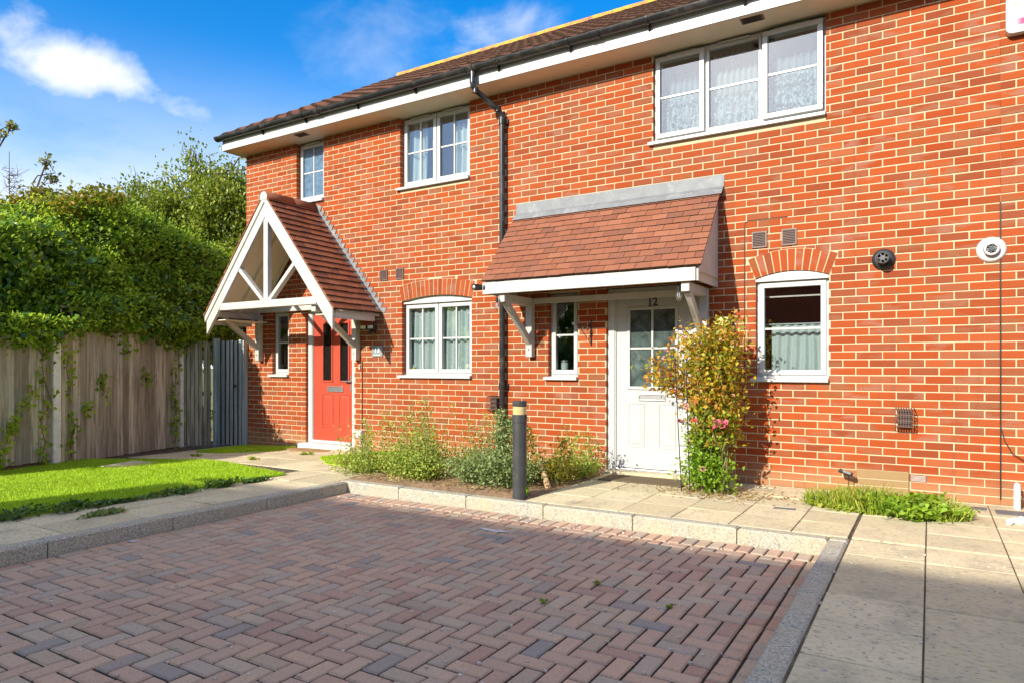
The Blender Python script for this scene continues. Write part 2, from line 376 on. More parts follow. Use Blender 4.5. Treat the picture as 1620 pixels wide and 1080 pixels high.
# --- herringbone pavers
pav = []
bx0, bx1, by1 = LX+.105, RX-.205, FW_Y-.205
by0 = BACKY
gx, gy = RX-.205, FW_Y-.205
for j in range(-80, 1):
    for i in range(-50, 3):
        k = (i-j) % 4; X, Y = gx+i*.1, gy+j*.1
        if k == 0: r = (X, X+.2, Y, Y+.1)
        elif k == 3: r = (X, X+.1, Y, Y+.2)
        else: continue
        r = (max(r[0], bx0), min(r[1], bx1), max(r[2], by0), min(r[3], by1))
        if r[1]-r[0] > .03 and r[3]-r[2] > .03: pav.append(r)
x = LX+.005
while x < RX-.01:                                    # header course along the front kerb
    pav.append((x, min(x+.1, RX-.003), FW_Y-.203, FW_Y-.003)); x += .1
y = FW_Y-.205
while y > by0:                                       # stretcher course on both sides
    pav.append((RX-.103, RX-.003, max(y-.2, by0), y)); pav.append((LX+.003, LX+.103, max(y-.2, by0), y))
    y -= .2
y = FW_Y-.205
while y > by0:                                       # cut blocks inside the right-hand course
    h = random.choice((.1, .1, .13, .07)); pav.append((RX-.203, RX-.105, max(y-h, by0), y)); y -= h
def score(r): return projarea((r[0]+r[1])/2, (r[2]+r[3])/2, 0, 0)*(r[1]-r[0])*(r[3]-r[2])
pav.sort(key=score, reverse=True)
shared = {}
def paver_mesh(wd_, ln):
    key = (round(wd_, 3), round(ln, 3))
    if key not in shared:
        me = MB().tbox(-wd_/2+.0055, wd_/2-.0055, -ln/2+.0055, ln/2-.0055, -.05, 0, .007).mesh('paving_block'); me.materials.append(PAVER); shared[key] = me
    return shared[key]
rest = MB()
for n_, r in enumerate(pav):
    zc = random.uniform(-.003, .002)
    if n_ < 300:
        o = link_mesh('paving_block', paver_mesh(r[1]-r[0], r[3]-r[2]), drive)
        o.location = ((r[0]+r[1])/2, (r[2]+r[3])/2, zc); o.rotation_euler = (random.gauss(0, .006), random.gauss(0, .006), random.gauss(0, .006))
    else: rest.tbox(r[0]+.0055, r[1]-.0055, r[2]+.0055, r[3]-.0055, -.05, zc, .007)
tag(rest.build('paving_block', PAVER, drive), 'many further paving blocks of the bay', kind='stuff')
# small bits of grit and pale chips lying in the joints
g = MB()
for _ in range(420):
    x, y = random.uniform(LX+.1, RX-.1), random.uniform(-6.5, FW_Y-.05); s_ = random.uniform(.003, .008)
    g.box(x-s_, x+s_*random.uniform(.6, 1.5), y-s_, y+s_, -.002, .003+s_*.6)
for _ in range(160):
    x, y = random.uniform(RX+.1, .9), random.uniform(-5, -2); s_ = random.uniform(.003, .007)
    g.box(x-s_, x+s_, y-s_, y+s_*1.4, .105, .113+s_*.5)
tag(g.build('grit', simple('pale_grit', (.55, .5, .44), .9, .3)), 'scattered pale grit and stone chips on the paving', 'grit', kind='stuff')

# --- kerb stones
kerb = bpy.data.objects.new('kerb', None); COL.objects.link(kerb); tag(kerb, 'speckled granite kerb round three sides of the parking bay', kind='structure')
def kerbstone(x0, x1, y0, y1, z1=.112):
    mb = MB(); mb.tbox(x0, x1, y0, y1, -.06, z1+random.uniform(-.003, .003), .014); o = mb.build('kerb_stone', GRANITE, kerb)
def kerbrun(a0, a1, fixed, along, step=.915):
    a = a0
    while a < a1-.05:
        b = min(a+step, a1)
        if a1-b < .2: b = a1
        if along == 'x': kerbstone(a+.004, b-.004, fixed[0], fixed[1])
        else: kerbstone(fixed[0], fixed[1], a+.004, b-.004)
        a = b
kerbrun(LX-KW, RX, (FW_Y, FW_Y+KW), 'x', .82)
kerbrun(BACKY, FW_Y, (RX, RX+KW), 'y', .56)
kerbstone(RX+.003, RX+KW, FW_Y+.003, FW_Y+KW)
kerbrun(BACKY, FW_Y, (LX-KW, LX), 'y', .915)
# --- slab paving
pave = sheet('pavement', [-12, -9.8, -7.4, LX-KW+.004], [BACKY, -2, .3], lambda x, y: gz(x)-.010, JOINT); tag(pave, 'concrete slab path on the left of the parking bay')
pave2 = sheet('pavement', [LX-KW+.006, RX+KW-.004], [FW_Y+KW-.004, .3], lambda x, y: .100, JOINT); tag(pave2, 'slab path along the front of the houses')
pave3 = sheet('pavement', [RX+KW-.002, 6], [BACKY, .3], lambda x, y: .0995, JOINT); tag(pave3, 'slab path on the right of the parking bay')
def slabs(parent, x0, x1, y0, y1, ox, oy, sx=.45, sy=.45, skip=None):
    i0 = math.floor((x0-ox)/sx); j0 = math.floor((y0-oy)/sy)
    for i in range(i0, i0+60):
        for j in range(j0, j0+40):
            a, b, c, d = ox+i*sx, ox+(i+1)*sx, oy+j*sy, oy+(j+1)*sy
            a, b, c, d = max(a, x0), min(b, x1), max(c, y0), min(d, y1)
            if b-a < .04 or d-c < .04: continue
            if skip and skip((a+b)/2, (c+d)/2): continue
            key = ('s', round(b-a, 3), round(d-c, 3))
            if key not in shared:
                me = MB().tbox(-(b-a)/2+.004, (b-a)/2-.004, -(d-c)/2+.0055, (d-c)/2-.0055, -.05, 0, .003).mesh('paving_slab'); me.materials.append(SLAB); shared[key] = me
            o = link_mesh('paving_slab', shared[key], parent)
            zz = gz((a+b)/2); tilt = math.atan((gz((a+b)/2+.2)-gz((a+b)/2-.2))/.4)
            o.location = ((a+b)/2, (c+d)/2, zz+random.uniform(-.003, .002)); o.rotation_euler = (random.gauss(0, .004), -tilt+random.gauss(0, .004), 0)
slabs(pave3, RX+KW+.008, 1.8, -6.2, FW_Y+KW-.01, -.025, -1.93)
slabs(pave3, RX+KW+.008, 1.8, FW_Y+KW+.0, -.02, -.025, -1.93)
slabs(pave2, -3.12, RX+KW-.008, FW_Y+KW+.006, -.02, -3.12, FW_Y+KW)
slabs(pave, LX-KW-.9, LX-KW-.008, -6.6, -1.75, LX-KW-.9, -1.75-.45*12, .45, .6)
slabs(pave, -9.9, LX-KW-.008, -1.75, -.02, LX-KW-.9, -1.75, .6, .58)
slabs(pave, LX-KW+.0, LX-KW+.001, -1, -.9, 0, 0)
# planting bed
bed = sheet('planting_bed', list(np.linspace(-5.42, -3.13, 24)), list(np.linspace(FW_Y+KW+.004, -.01, 18)),
      lambda x, y: .098 + min(1, 6*min(x+5.42, -3.13-x, y-FW_Y-KW-.004))*(.03 + .02*math.sin(7*x+3*y)*math.sin(9*y) + random.uniform(0, .018)), SOIL); tag(bed, 'dry soil bed in front of the wall')

# ------------------------------------------------------------------ houses
Z0, CH, BL = 1.156, .075, .225            # a bed joint, course height, brick length with joint
XJ = -.832                                 # a perpend in the course below Z0
TOPZ = 4.765
def arch_curve(xc, wv, rise, zs):          # segmental arch: radius, centre height
    R = (wv*wv/4 + rise*rise)/(2*rise); return R, zs+rise-R
def outer_z(o, x):
    R = o['R']+.218; dx = x-o['xc']
    return o['zc']+math.sqrt(max(0, R*R-dx*dx))
def build_wall(house, X0, X1, ops, nobj=300):
    wall_m = MB()
    xs = sorted({X0, X1} | {v for o in ops for v in (o['x'][0]-.004, o['x'][1]+.004)}); zs = sorted({-.06, TOPZ+.02} | {v for o in ops for v in (o['z'][0]-.004, o['zt']+.004)})
    def hole(xa, za): return any(o['x'][0] < xa < o['x'][1] and o['z'][0] < za < o['zt'] for o in ops)
    H = [[hole((xs[i]+xs[i+1])/2, (zs[j]+zs[j+1])/2) for j in range(len(zs)-1)] for i in range(len(xs)-1)]
    yf, yb = .0045, .105
    for i in range(len(xs)-1):
        for j in range(len(zs)-1):
            if H[i][j]: continue
            a, b, c, d = xs[i], xs[i+1], zs[j], zs[j+1]
            wall_m.add([(a,yf,c),(b,yf,c),(b,yf,d),(a,yf,d)], [(0,1,2,3)]); wall_m.add([(a,yb,c),(b,yb,c),(b,yb,d),(a,yb,d)], [(3,2,1,0)])
            if i == 0 or H[i-1][j]: wall_m.add([(a,yf,c),(a,yb,c),(a,yb,d),(a,yf,d)], [(3,2,1,0)])
            if i == len(xs)-2 or H[i+1][j]: wall_m.add([(b,yf,c),(b,yb,c),(b,yb,d),(b,yf,d)], [(0,1,2,3)])
            if j and H[i][j-1]: wall_m.add([(a,yf,c),(b,yf,c),(b,yb,c),(a,yb,c)], [(3,2,1,0)])
            if j < len(zs)-2 and H[i][j+1]: wall_m.add([(a,yf,d),(b,yf,d),(b,yb,d),(a,yb,d)], [(0,1,2,3)])
    for o in ops:                          # mortar backing of the arches
        if 'R' not in o: continue
        R, zc, xc = o['R'], o['zc'], o['xc']; am = o['am']; N = 16
        for k in range(N):
            t0, t1 = -am+2*am*k/N, -am+2*am*(k+1)/N
            P = [(xc+math.sin(t)*q, zc+math.cos(t)*q) for t, q in ((t0, R+.003), (t1, R+.003), (t1, R+.222), (t0, R+.222))]
            wall_m.add([(px, .001, pz) for px, pz in P]+[(px, .1, pz) for px, pz in P], [(0,1,2,3), (0,4,5,1)])
    wall = link_mesh('wall', wall_m.mesh('wall'), house, MORTAR)
    bricks = []
    k = math.floor((-.02-Z0)/CH)
    while Z0+k*CH < TOPZ-.01:
        z0 = Z0+k*CH; z1 = min(z0+CH, TOPZ+.01); zm = z0+.037
        cuts = []
        for o in ops:
            if o['z'][0]-.02 < zm < (o['z'][1] if 'R' in o else o['zt']+.02): cuts.append(o['x'])
            elif 'R' in o and o['z'][1] <= zm < outer_z(o, o['xc']):
                lo, hi = 0, (o['x'][1]-o['x'][0])/2+.12
                Rr = o['R']+.222; hv = math.sqrt(max(0, Rr*Rr-(zm-o['zc'])**2)); hw = min(hv, (zm-o['zc'])*math.tan(o['am'])+.002)
                cuts.append((o['xc']-hw, o['xc']+hw))
        cuts.sort(); spans = []; a = X0
        for c in cuts:
            if c[0] > a: spans.append((a, c[0]))
            a = max(a, c[1])
        if a < X1: spans.append((a, X1))
        off = XJ + (BL/2 if (k % 2 == 0) else 0)
        for (a, b) in spans:
            ea = .0 if a > X0+.001 else .0; n = math.floor((a-off)/BL)
            while off+n*BL < b-.001:
                p, q = off+n*BL+.005, off+(n+1)*BL-.005; n += 1
                if p <= a+.012: p = a
                if q >= b-.012: q = b
                p = max(p, a); q = min(q, b)
                if q-p < .02: continue
                bricks.append((p, q, z0+.005, z1-.005))
        k += 1
    bricks.sort(key=lambda r: projarea((r[0]+r[1])/2, 0, (r[2]+r[3])/2, .01)*(r[1]-r[0]), reverse=True)
    rest = MB()
    for i, (p, q, a, b) in enumerate(bricks):
        jy = random.uniform(-.0012, .0012); e = [random.uniform(-.0012, .0012) for _ in range(4)]
        if i < nobj:
            key = ('b', round(q-p, 3), round(b-a, 3))
            if key not in shared:
                wq, hq = q-p, b-a
                me = MB().cbox(-wq/2, wq/2, 0, .1, -hq/2, hq/2, .0035).mesh('brick'); me.materials.append(BRICK); shared[key] = me
            o = link_mesh('brick', shared[key], wall); o.location = ((p+q)/2+e[0], jy, (a+b)/2+e[1]); o.rotation_euler = (0, random.gauss(0, .0025), 0)
        else: rest.cbox(p+e[0], q+e[1], jy, .1, a+e[2], b+e[3], .0035, False)
    if rest.v: tag(link_mesh('brick', rest.mesh('brick'), wall, BRICK), 'the many smaller looking bricks of this wall', kind='stuff')
    for o in ops:                          # the arch bricks
        if 'R' not in o: continue
        oz = lambda x: outer_z(o, x)+.006
        k = math.floor((o['z'][1]-Z0)/CH)
        while Z0+k*CH < oz(o['xc']):       # bricks cut to sit on the back of the arch
            z0, z1 = Z0+k*CH+.005, Z0+(k+1)*CH-.005; zm = Z0+k*CH+.037
            Rr = o['R']+.222; hw = min(math.sqrt(max(0, Rr*Rr-(zm-o['zc'])**2)), (zm-o['zc'])*math.tan(o['am'])+.002)
            off = XJ + (BL/2 if (k % 2 == 0) else 0); n = math.floor((o['xc']-hw-off)/BL)
            while off+n*BL < o['xc']+hw:
                p, q = max(off+n*BL+.005, o['xc']-hw+.006), min(off+(n+1)*BL-.005, o['xc']+hw-.006); n += 1
                if q-p < .03: continue
                b_ = [max(z0, oz(p+(q-p)*i/4)) for i in range(5)]
                if z1-min(b_) < .014: continue
                P = [(p+(q-p)*i/4, min(b_[i], z1-.003)) for i in range(5)]+[(q, z1), (p, z1)]
                MB().prism(P, random.uniform(-.001, .001), .1).build('brick', BRICK, wall)
            k += 1
        nv = o['nv']; am = o['am']; R, zc, xc = o['R'], o['zc'], o['xc']
        for k in range(nv):
            t0, t1 = -am+2*am*k/nv, -am+2*am*(k+1)/nv; gp = .0052/(R+.1)
            t0 += gp; t1 -= gp; jy = random.uniform(-.004, -.002)
            P = [(xc+math.sin(t)*q, zc+math.cos(t)*q) for t, q in ((t0, R+.004), (t1, R+.004), (t1, R+.217), (t0, R+.217))]
            MB().prism(P, jy, .1).build('brick', BRICK, wall)
    return wall

def op(x0, x1, z0, z1, arch=None):
    o = {'x': (x0, x1), 'z': (z0, z1), 'zt': z1}
    if arch:
        rise, nv = arch; R, zc = arch_curve((x0+x1)/2, x1-x0, rise, z1)
        o.update(R=R, zc=zc, xc=(x0+x1)/2, am=math.asin((x1-x0)/2/R)*1.02, nv=nv, zt=z1+rise+.01)
    return o
def ring(mb, x0, x1, y0, y1, z0, z1, wd_):
    mb.box(x0, x1, y0, y1, z0, z0+wd_); mb.box(x0, x1, y0, y1, z1-wd_, z1)
    mb.box(x0, x0+wd_, y0, y1, z0+wd_, z1-wd_); mb.box(x1-wd_, x1, y0, y1, z0+wd_, z1-wd_); return mb
def window(house, x0, x1, z0, z1, lights, bars=(1, 1), y=.062, glass=None, proud=None, sill=True, arch=None, vents=True, sillx=(.05, .0), label=None):
    """uPVC window: frame > casements, panes, glazing bars, sill"""
    fm = MB(); ring(fm, x0, x1, y, y+.06, z0, z1, .038)
    edges = [x0+.038]+[x0+f_*(x1-x0) for f_ in lights]+[x1-.038]
    for e in edges[1:-1]: fm.box(e-.02, e+.02, y, y+.06, z0+.038, z1-.038)
    W_ = fm.build('window', PVC, house, bevel=.003)
    if label: W_['label'] = label
    for i in range(len(edges)-1):
        a = edges[i]+(.02 if i else 0)-.012; b = edges[i+1]-(.02 if i < len(edges)-2 else 0)+.012; c, d = z0+.026, z1-.026
        py = y-.014-(proud[i] if proud else 0); cw = .05 if not (proud and proud[i] < 0) else .03
        ring(MB(), a, b, py, y+.045, c, d, cw).build('casement', PVC, W_, bevel=.005)
        nx, nz = bars; ga, gb, gc, gd = a+cw, b-cw, c+cw, d-cw; yg = py+.028
        for p in range(1, nx): xm = ga+(gb-ga)*p/nx; MB().box(xm-.010, xm+.010, yg-.010, yg+.012, gc-.001, gd+.001).build('glazing_bar', PVC, W_)
        for p in range(1, nz):
            zm = gc+(gd-gc)*p/nz; MB().box(ga-.001, gb+.001, yg-.0085, yg+.0105, zm-.010, zm+.010).build('glazing_bar', PVC, W_)
        for p in range(nx):
            for q in range(nz):
                MB().box(ga+(gb-ga)*p/nx, ga+(gb-ga)*(p+1)/nx, yg, yg+.004, gc+(gd-gc)*q/nz, gc+(gd-gc)*(q+1)/nz).build('pane', glass or GLASS, W_)
    if sill:
        s_ = MB(); xa, xb = x0-sillx[0], x1+sillx[1]
        s_.add([(xa,-.045,z0-.045),(xb,-.045,z0-.045),(xb,y+.05,z0-.045),(xa,y+.05,z0-.045),(xa,-.045,z0-.012),(xb,-.045,z0-.012),(xb,y-.002,z0+.004),(xa,y-.002,z0+.004)],
               [(0,3,2,1),(4,5,6,7),(0,1,5,4),(1,2,6,5),(2,3,7,6),(3,0,4,7)]); s_.build('sill', PVC, W_, bevel=.003)
    if vents:
        for i in range(len(edges)-1):
            xm = (edges[i]+edges[i+1])/2; hw = min(.16, (edges[i+1]-edges[i])*.36)
            MB().box(xm-hw, xm+hw, y-.022, y-.001, z1-.022, z1-.004).build('trickle_vent', PVC, W_)
    if arch:
        R, zc, xc, am = arch['R'], arch['zc'], arch['xc'], arch['am']/1.02
        P = [(x0, z1+.001), (x1, z1+.001)]+[(xc+math.sin(t)*(R-.002), zc+math.cos(t)*(R-.002)) for t in np.linspace(am, -am, 17)]
        MB().prism(P, y-.03, y+.05).build('arch_panel', PVC, W_)
        MB().box(x0-.004, x1+.004, y-.045, y-.004, z1-.012, z1+.012).build('head_bead', PVC, W_)
    return W_

H13 = thing('brick_house', (-7.0, 0, 0), 'red brick end house numbered 13 with gabled porch and red door', 'house', 'terraced brick houses')
H12 = thing('brick_house', (-2.0, 0, 0), 'red brick mid terrace house numbered 12 with lean-to canopy and white door', 'house', 'terraced brick houses')
H11 = thing('brick_house', (2.5, 0, 0), 'next brick house along, only a strip of wall at the right edge', 'house', 'terraced brick houses')
XL, XM, XR, XE = -9.565, -4.562, .520, 4.0
K13 = op(-6.243, -5.070, 1.160, 2.205, (.062, 17)); K12 = op(-1.523, -.843, 1.160, 2.205, (.062, 11))
ops13 = [op(-8.165, -7.150, .10, 2.206), op(-8.93, -8.545, 1.160, 2.185), op(-8.37, -7.776, 3.80, TOPZ), op(-6.277, -5.10, 3.745, TOPZ), K13]
ops12 = [op(-3.183, -2.105, .10, 2.206), op(-3.94, -3.546, 1.160, 2.185), op(-2.62, -.869, 3.755, TOPZ), K12]
build_wall(H13, XL, XM-.0005, ops13); build_wall(H12, XM+.0005, XR-.0005, ops12); build_wall(H11, XR+.0005, XE, [])

window(H13, -8.93, -8.545, 1.200, 2.182, [], (1, 2), glass=GLASS)
window(H13, -8.37, -7.776, 3.845, 4.742, [], (2, 2), glass=FROST, y=.075)
window(H13, -6.277, -5.10, 3.790, 4.742, [.5], (2, 2), y=.075)
window(H13, -6.243, -5.070, 1.205, 2.185, [.5], (2, 2), arch=K13, y=.075)
window(H12, -3.94, -3.546, 1.200, 2.182, [], (1, 2))
window(H12, -2.62, -.869, 3.80, 4.742, [.325, .658], (1, 2), proud=[.03, -.004, .045], y=.05)
window(H12, -1.523, -.843, 1.205, 2.185, [], (1, 2), arch=K12, y=.045)

# --- doors
def door_frame(house, x0, x1, z0, z1, y=.045, wf=.085, label=None):
    m = MB(); m.box(x0, x0+wf, y, y+.07, z0, z1); m.box(x1-wf, x1, y, y+.07, z0, z1); m.box(x0+wf, x1-wf, y, y+.07, z1-wf, z1)
    m.box(x0+wf, x0+wf+.014, y+.012, y+.07, z0, z1-wf); m.box(x1-wf-.014, x1-wf, y+.012, y+.07, z0, z1-wf)
    o = m.build('door', PVC, house, bevel=.006)
    if label: o['label'] = label
    return o
def moulding(parent, x0, x1, z0, z1, y, mat, wd_=.018, dp=.009, name='moulding'):
    m = MB(); ring(m, x0, x1, y-dp, y+.001, z0, z1, wd_); return m.build(name, mat, parent, bevel=.004)
def raised(parent, x0, x1, z0, z1, y, mat):
    moulding(parent, x0, x1, z0, z1, y, mat, .014, .007)
    m = MB(); c = .022; y1 = y-.006
    a, b, d, e = x0+.03, x1-.03, z0+.03, z1-.03
    m.add([(a,y+.001,d),(b,y+.001,d),(b,y+.001,e),(a,y+.001,e),(a+c,y1,d+c),(b-c,y1,d+c),(b-c,y1,e-c),(a+c,y1,e-c)], [(4,5,6,7),(0,1,5,4),(1,2,6,5),(2,3,7,6),(3,0,4,7)])
    m.build('panel', mat, parent)
D12 = door_frame(H12, -3.183, -2.105, .112, 2.200, label='white panelled front door with four-pane window')
yl = .075; L0, L1, LZ0, LZ1 = -3.086, -2.202, .165, 2.112
gx0, gx1, gz0, gz1 = -2.92, -2.392, 1.088, 1.950
m = MB(); m.box(L0, gx0, yl, yl+.045, LZ0, LZ1); m.box(gx1, L1, yl, yl+.045, LZ0, LZ1); m.box(gx0, gx1, yl, yl+.045, LZ0, gz0); m.box(gx0, gx1, yl, yl+.045, gz1, LZ1)
m.build('leaf', DOORW, D12)
moulding(D12, gx0-.032, gx1+.032, gz0-.032, gz1+.032, yl, DOORW, .034, .014)
for p in range(2):
    for q in range(2):
        MB().box(gx0+(gx1-gx0)*p/2, gx0+(gx1-gx0)*(p+1)/2, yl+.012, yl+.018, gz0+(gz1-gz0)*q/2, gz0+(gz1-gz0)*(q+1)/2).build('pane', GLASSB, D12)
xm, zm = (gx0+gx1)/2, (gz0+gz1)/2
MB().box(xm-.011, xm+.011, yl-.004, yl+.03, gz0, gz1).build('glazing_bar', DOORW, D12); MB().box(gx0, gx1, yl-.003, yl+.029, zm-.011, zm+.011).build('glazing_bar', DOORW, D12)
raised(D12, -2.945, -2.750, .40, .905, yl, DOORW); raised(D12, -2.585, -2.388, .40, .905, yl, DOORW)
lp = ring(MB(), -2.816, -2.504, yl-.012, yl+.001, .930, 1.010, .014); lp.build('letter_plate', STEEL, D12, bevel=.003)
MB().box(-2.80, -2.52, yl-.007, yl-.001, .945, .995).build('letter_flap', STEEL, D12)
MB().lathe([(.010, 0), (.014, .002), (.012, .008), (.004, .010)], (-2.30, yl, 1.70), 'y', 12).build('spyhole', BLACK, D12, smooth=True)
h = MB(); h.box(-2.265, -2.235, yl-.012, yl, .98, 1.20); h.tube([(-2.25, yl-.01, 1.09), (-2.25, yl-.05, 1.09), (-2.36, yl-.052, 1.09)], .009, 8); h.build('handle', STEEL, D12)
MB().box(-3.10, -2.19, .02, .125, .112, .160).build('threshold', STEEL, D12, bevel=.004)
MB().tbox(-3.19, -2.10, -.10, .03, .02, .135, .008).build('door_step', SLAB, H12)

def text_mesh(txt, size, extr):
    cu = bpy.data.curves.new('numeral', 'FONT'); cu.body = txt; cu.size = size; cu.extrude = extr; cu.align_x = 'CENTER'; cu.align_y = 'CENTER'; cu.offset = size*.012
    o = bpy.data.objects.new('numeral_tmp', cu); COL.objects.link(o); bpy.context.view_layer.update()
    me = bpy.data.meshes.new_from_object(o.evaluated_get(bpy.context.evaluated_depsgraph_get())); bpy.data.objects.remove(o); return me
def numerals(txt, size, loc, mat, parent, name='numeral'):
    me = text_mesh(txt, size, .003); me.materials.clear(); o = link_mesh(name, me, parent, mat); o.location = loc; o.rotation_euler = (rad(90), 0, 0); return o
numerals('1', .125, (-2.682, yl-.004, 2.030), BLACK, D12); numerals('2', .125, (-2.622, yl-.004, 2.030), BLACK, D12)
MB().box(-2.705, -2.660, yl-.006, yl, 1.980, 1.992).build('numeral', BLACK, D12)      # foot serif of the 1

D13 = door_frame(H13, -8.165, -7.150, .112, 2.200, label='red panelled front door with two tall dark panes')
L0, L1, LZ0, LZ1 = -8.068, -7.247, .205, 2.112; a0, a1, b0, b1, q0, q1 = -7.855, -7.682, -7.50, -7.335, 1.106, 1.955
m = MB()
for (xa, xb, za, zb) in ((L0, a0, LZ0, LZ1), (a1, b0, LZ0, LZ1), (b1, L1, LZ0, LZ1), (a0, a1, LZ0, q0), (a0, a1, q1, LZ1), (b0, b1, LZ0, q0), (b0, b1, q1, LZ1)): m.box(xa, xb, yl, yl+.045, za, zb)
m.build('leaf', DOORR, D13)
for xa, xb in ((a0, a1), (b0, b1)):
    moulding(D13, xa-.026, xb+.026, q0-.026, q1+.026, yl, DOORR, .028, .013); MB().box(xa, xb, yl+.010, yl+.016, q0, q1).build('pane', DARKGL, D13)
    raised(D13, xa-.03, xb+.03, .40, .91, yl, DOORR)
ring(MB(), -7.765, -7.445, yl-.012, yl+.001, .938, 1.020, .012).build('letter_plate', STEEL, D13, bevel=.003); MB().box(-7.752, -7.458, yl-.008, yl-.001, .951, 1.007).build('letter_flap', STEEL, D13)
h = MB(); h.box(-7.285, -7.258, yl-.012, yl, .96, 1.18); h.tube([(-7.27, yl-.01, 1.10), (-7.27, yl-.055, 1.10), (-7.39, yl-.056, 1.10)], .010, 8); h.build('handle', STEEL, D13)
MB().box(-8.08, -7.235, .03, .125, .16, .204).build('threshold', PVC, D13, bevel=.004)
MB().tbox(-8.22, -7.12, -.11, .03, .02, .158, .012).build('door_step', simple('white_painted_step', (.78, .76, .70), .6, .06, 8, .2, ((.4, .36, .28), .4, 9.0)), H13)

# --- rooms behind the glass (dark, closed)
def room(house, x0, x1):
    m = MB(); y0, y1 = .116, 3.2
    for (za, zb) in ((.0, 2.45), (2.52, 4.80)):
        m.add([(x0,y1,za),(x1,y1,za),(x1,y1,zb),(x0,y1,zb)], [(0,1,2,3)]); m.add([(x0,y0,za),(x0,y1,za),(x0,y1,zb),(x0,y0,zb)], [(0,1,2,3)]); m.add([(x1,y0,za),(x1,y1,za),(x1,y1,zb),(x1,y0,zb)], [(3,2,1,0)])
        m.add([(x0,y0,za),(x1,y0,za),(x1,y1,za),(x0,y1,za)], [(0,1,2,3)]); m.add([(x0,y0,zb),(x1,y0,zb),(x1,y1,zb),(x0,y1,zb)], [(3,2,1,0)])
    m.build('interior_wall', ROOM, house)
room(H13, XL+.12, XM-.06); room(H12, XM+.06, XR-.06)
# rest of the shell: gable end and back
GB = simple('gable_brick_face', (.42, .12, .06), .9, .25, 4)
m = MB(); m.prism([(0, -.06), (8.2, -.06), (8.2, TOPZ), (4.1, 7.35), (0, TOPZ)], 0, .1); 
g = m.build('gable_wall', GB, H13); g.matrix_basis = Matrix(((0, 1, 0, XL+.002), (1, 0, 0, .107), (0, 0, 1, 0), (0, 0, 0, 1)))
MB().box(XL+.1, XM, 8.2, 8.3, -.06, TOPZ).build('rear_wall', GB, H13); MB().box(XM, XR, 8.2, 8.3, -.06, TOPZ).build('rear_wall', GB, H12); MB().box(XR, XE, 8.2, 8.3, -.06, TOPZ).build('rear_wall', GB, H11)

# --- eaves and roof
EY, EZ, RYD, RZD = -.405, 4.985, 3.95, 7.525       # eaves edge and ridge of the tiled face
PT = math.atan2(RZD-EZ, RYD-EY); SL = math.hypot(RZD-EZ, RYD-EY)
VX = -9.70
def frame(ac, up, org):
    ac, up = Vector(ac).normalized(), Vector(up).normalized(); n = ac.cross(up)
    return Matrix(((ac.x, up.x, n.x, org[0]), (ac.y, up.y, n.y, org[1]), (ac.z, up.z, n.z, org[2]), (0, 0, 0, 1)))
def tile_mesh(name, wv, ln, th, roll, mat, seg=6, edge=None):
    m = MB(); xs = np.linspace(-wv/2, wv/2, seg+1)
    f = lambda x: roll*(math.cos(2*math.pi*(x/wv))) if roll else 0
    top = [(x, 0, th+f(x)) for x in xs]; tb = [(x, ln, .004+f(x)) for x in xs]; bt = [(x, 0, f(x)) for x in xs]; n = seg+1
    m.add(top+tb+bt, [(i, i+1, n+i+1, n+i) for i in range(seg)]+[(2*n+i, 2*n+i+1, i+1, i) for i in range(seg)]+[(0, n, 2*n), (seg, 2*n+seg, n+seg)])
    me = m.mesh(name); me.materials.append(mat)
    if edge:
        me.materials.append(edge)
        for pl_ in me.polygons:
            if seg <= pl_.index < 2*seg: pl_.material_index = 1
    return me
EDGE = simple('moss_and_shade_tile_edge', (.06, .038, .026), .95, .5, 40, .5, ((.16, .08, .05), .6, 25.0))  # dark tile noses: moss and dirt, plus the shadow gap below each row painted in
MT = tile_mesh('roof_tile', .297, .40, .028, .012, ROOFT, 6, EDGE)
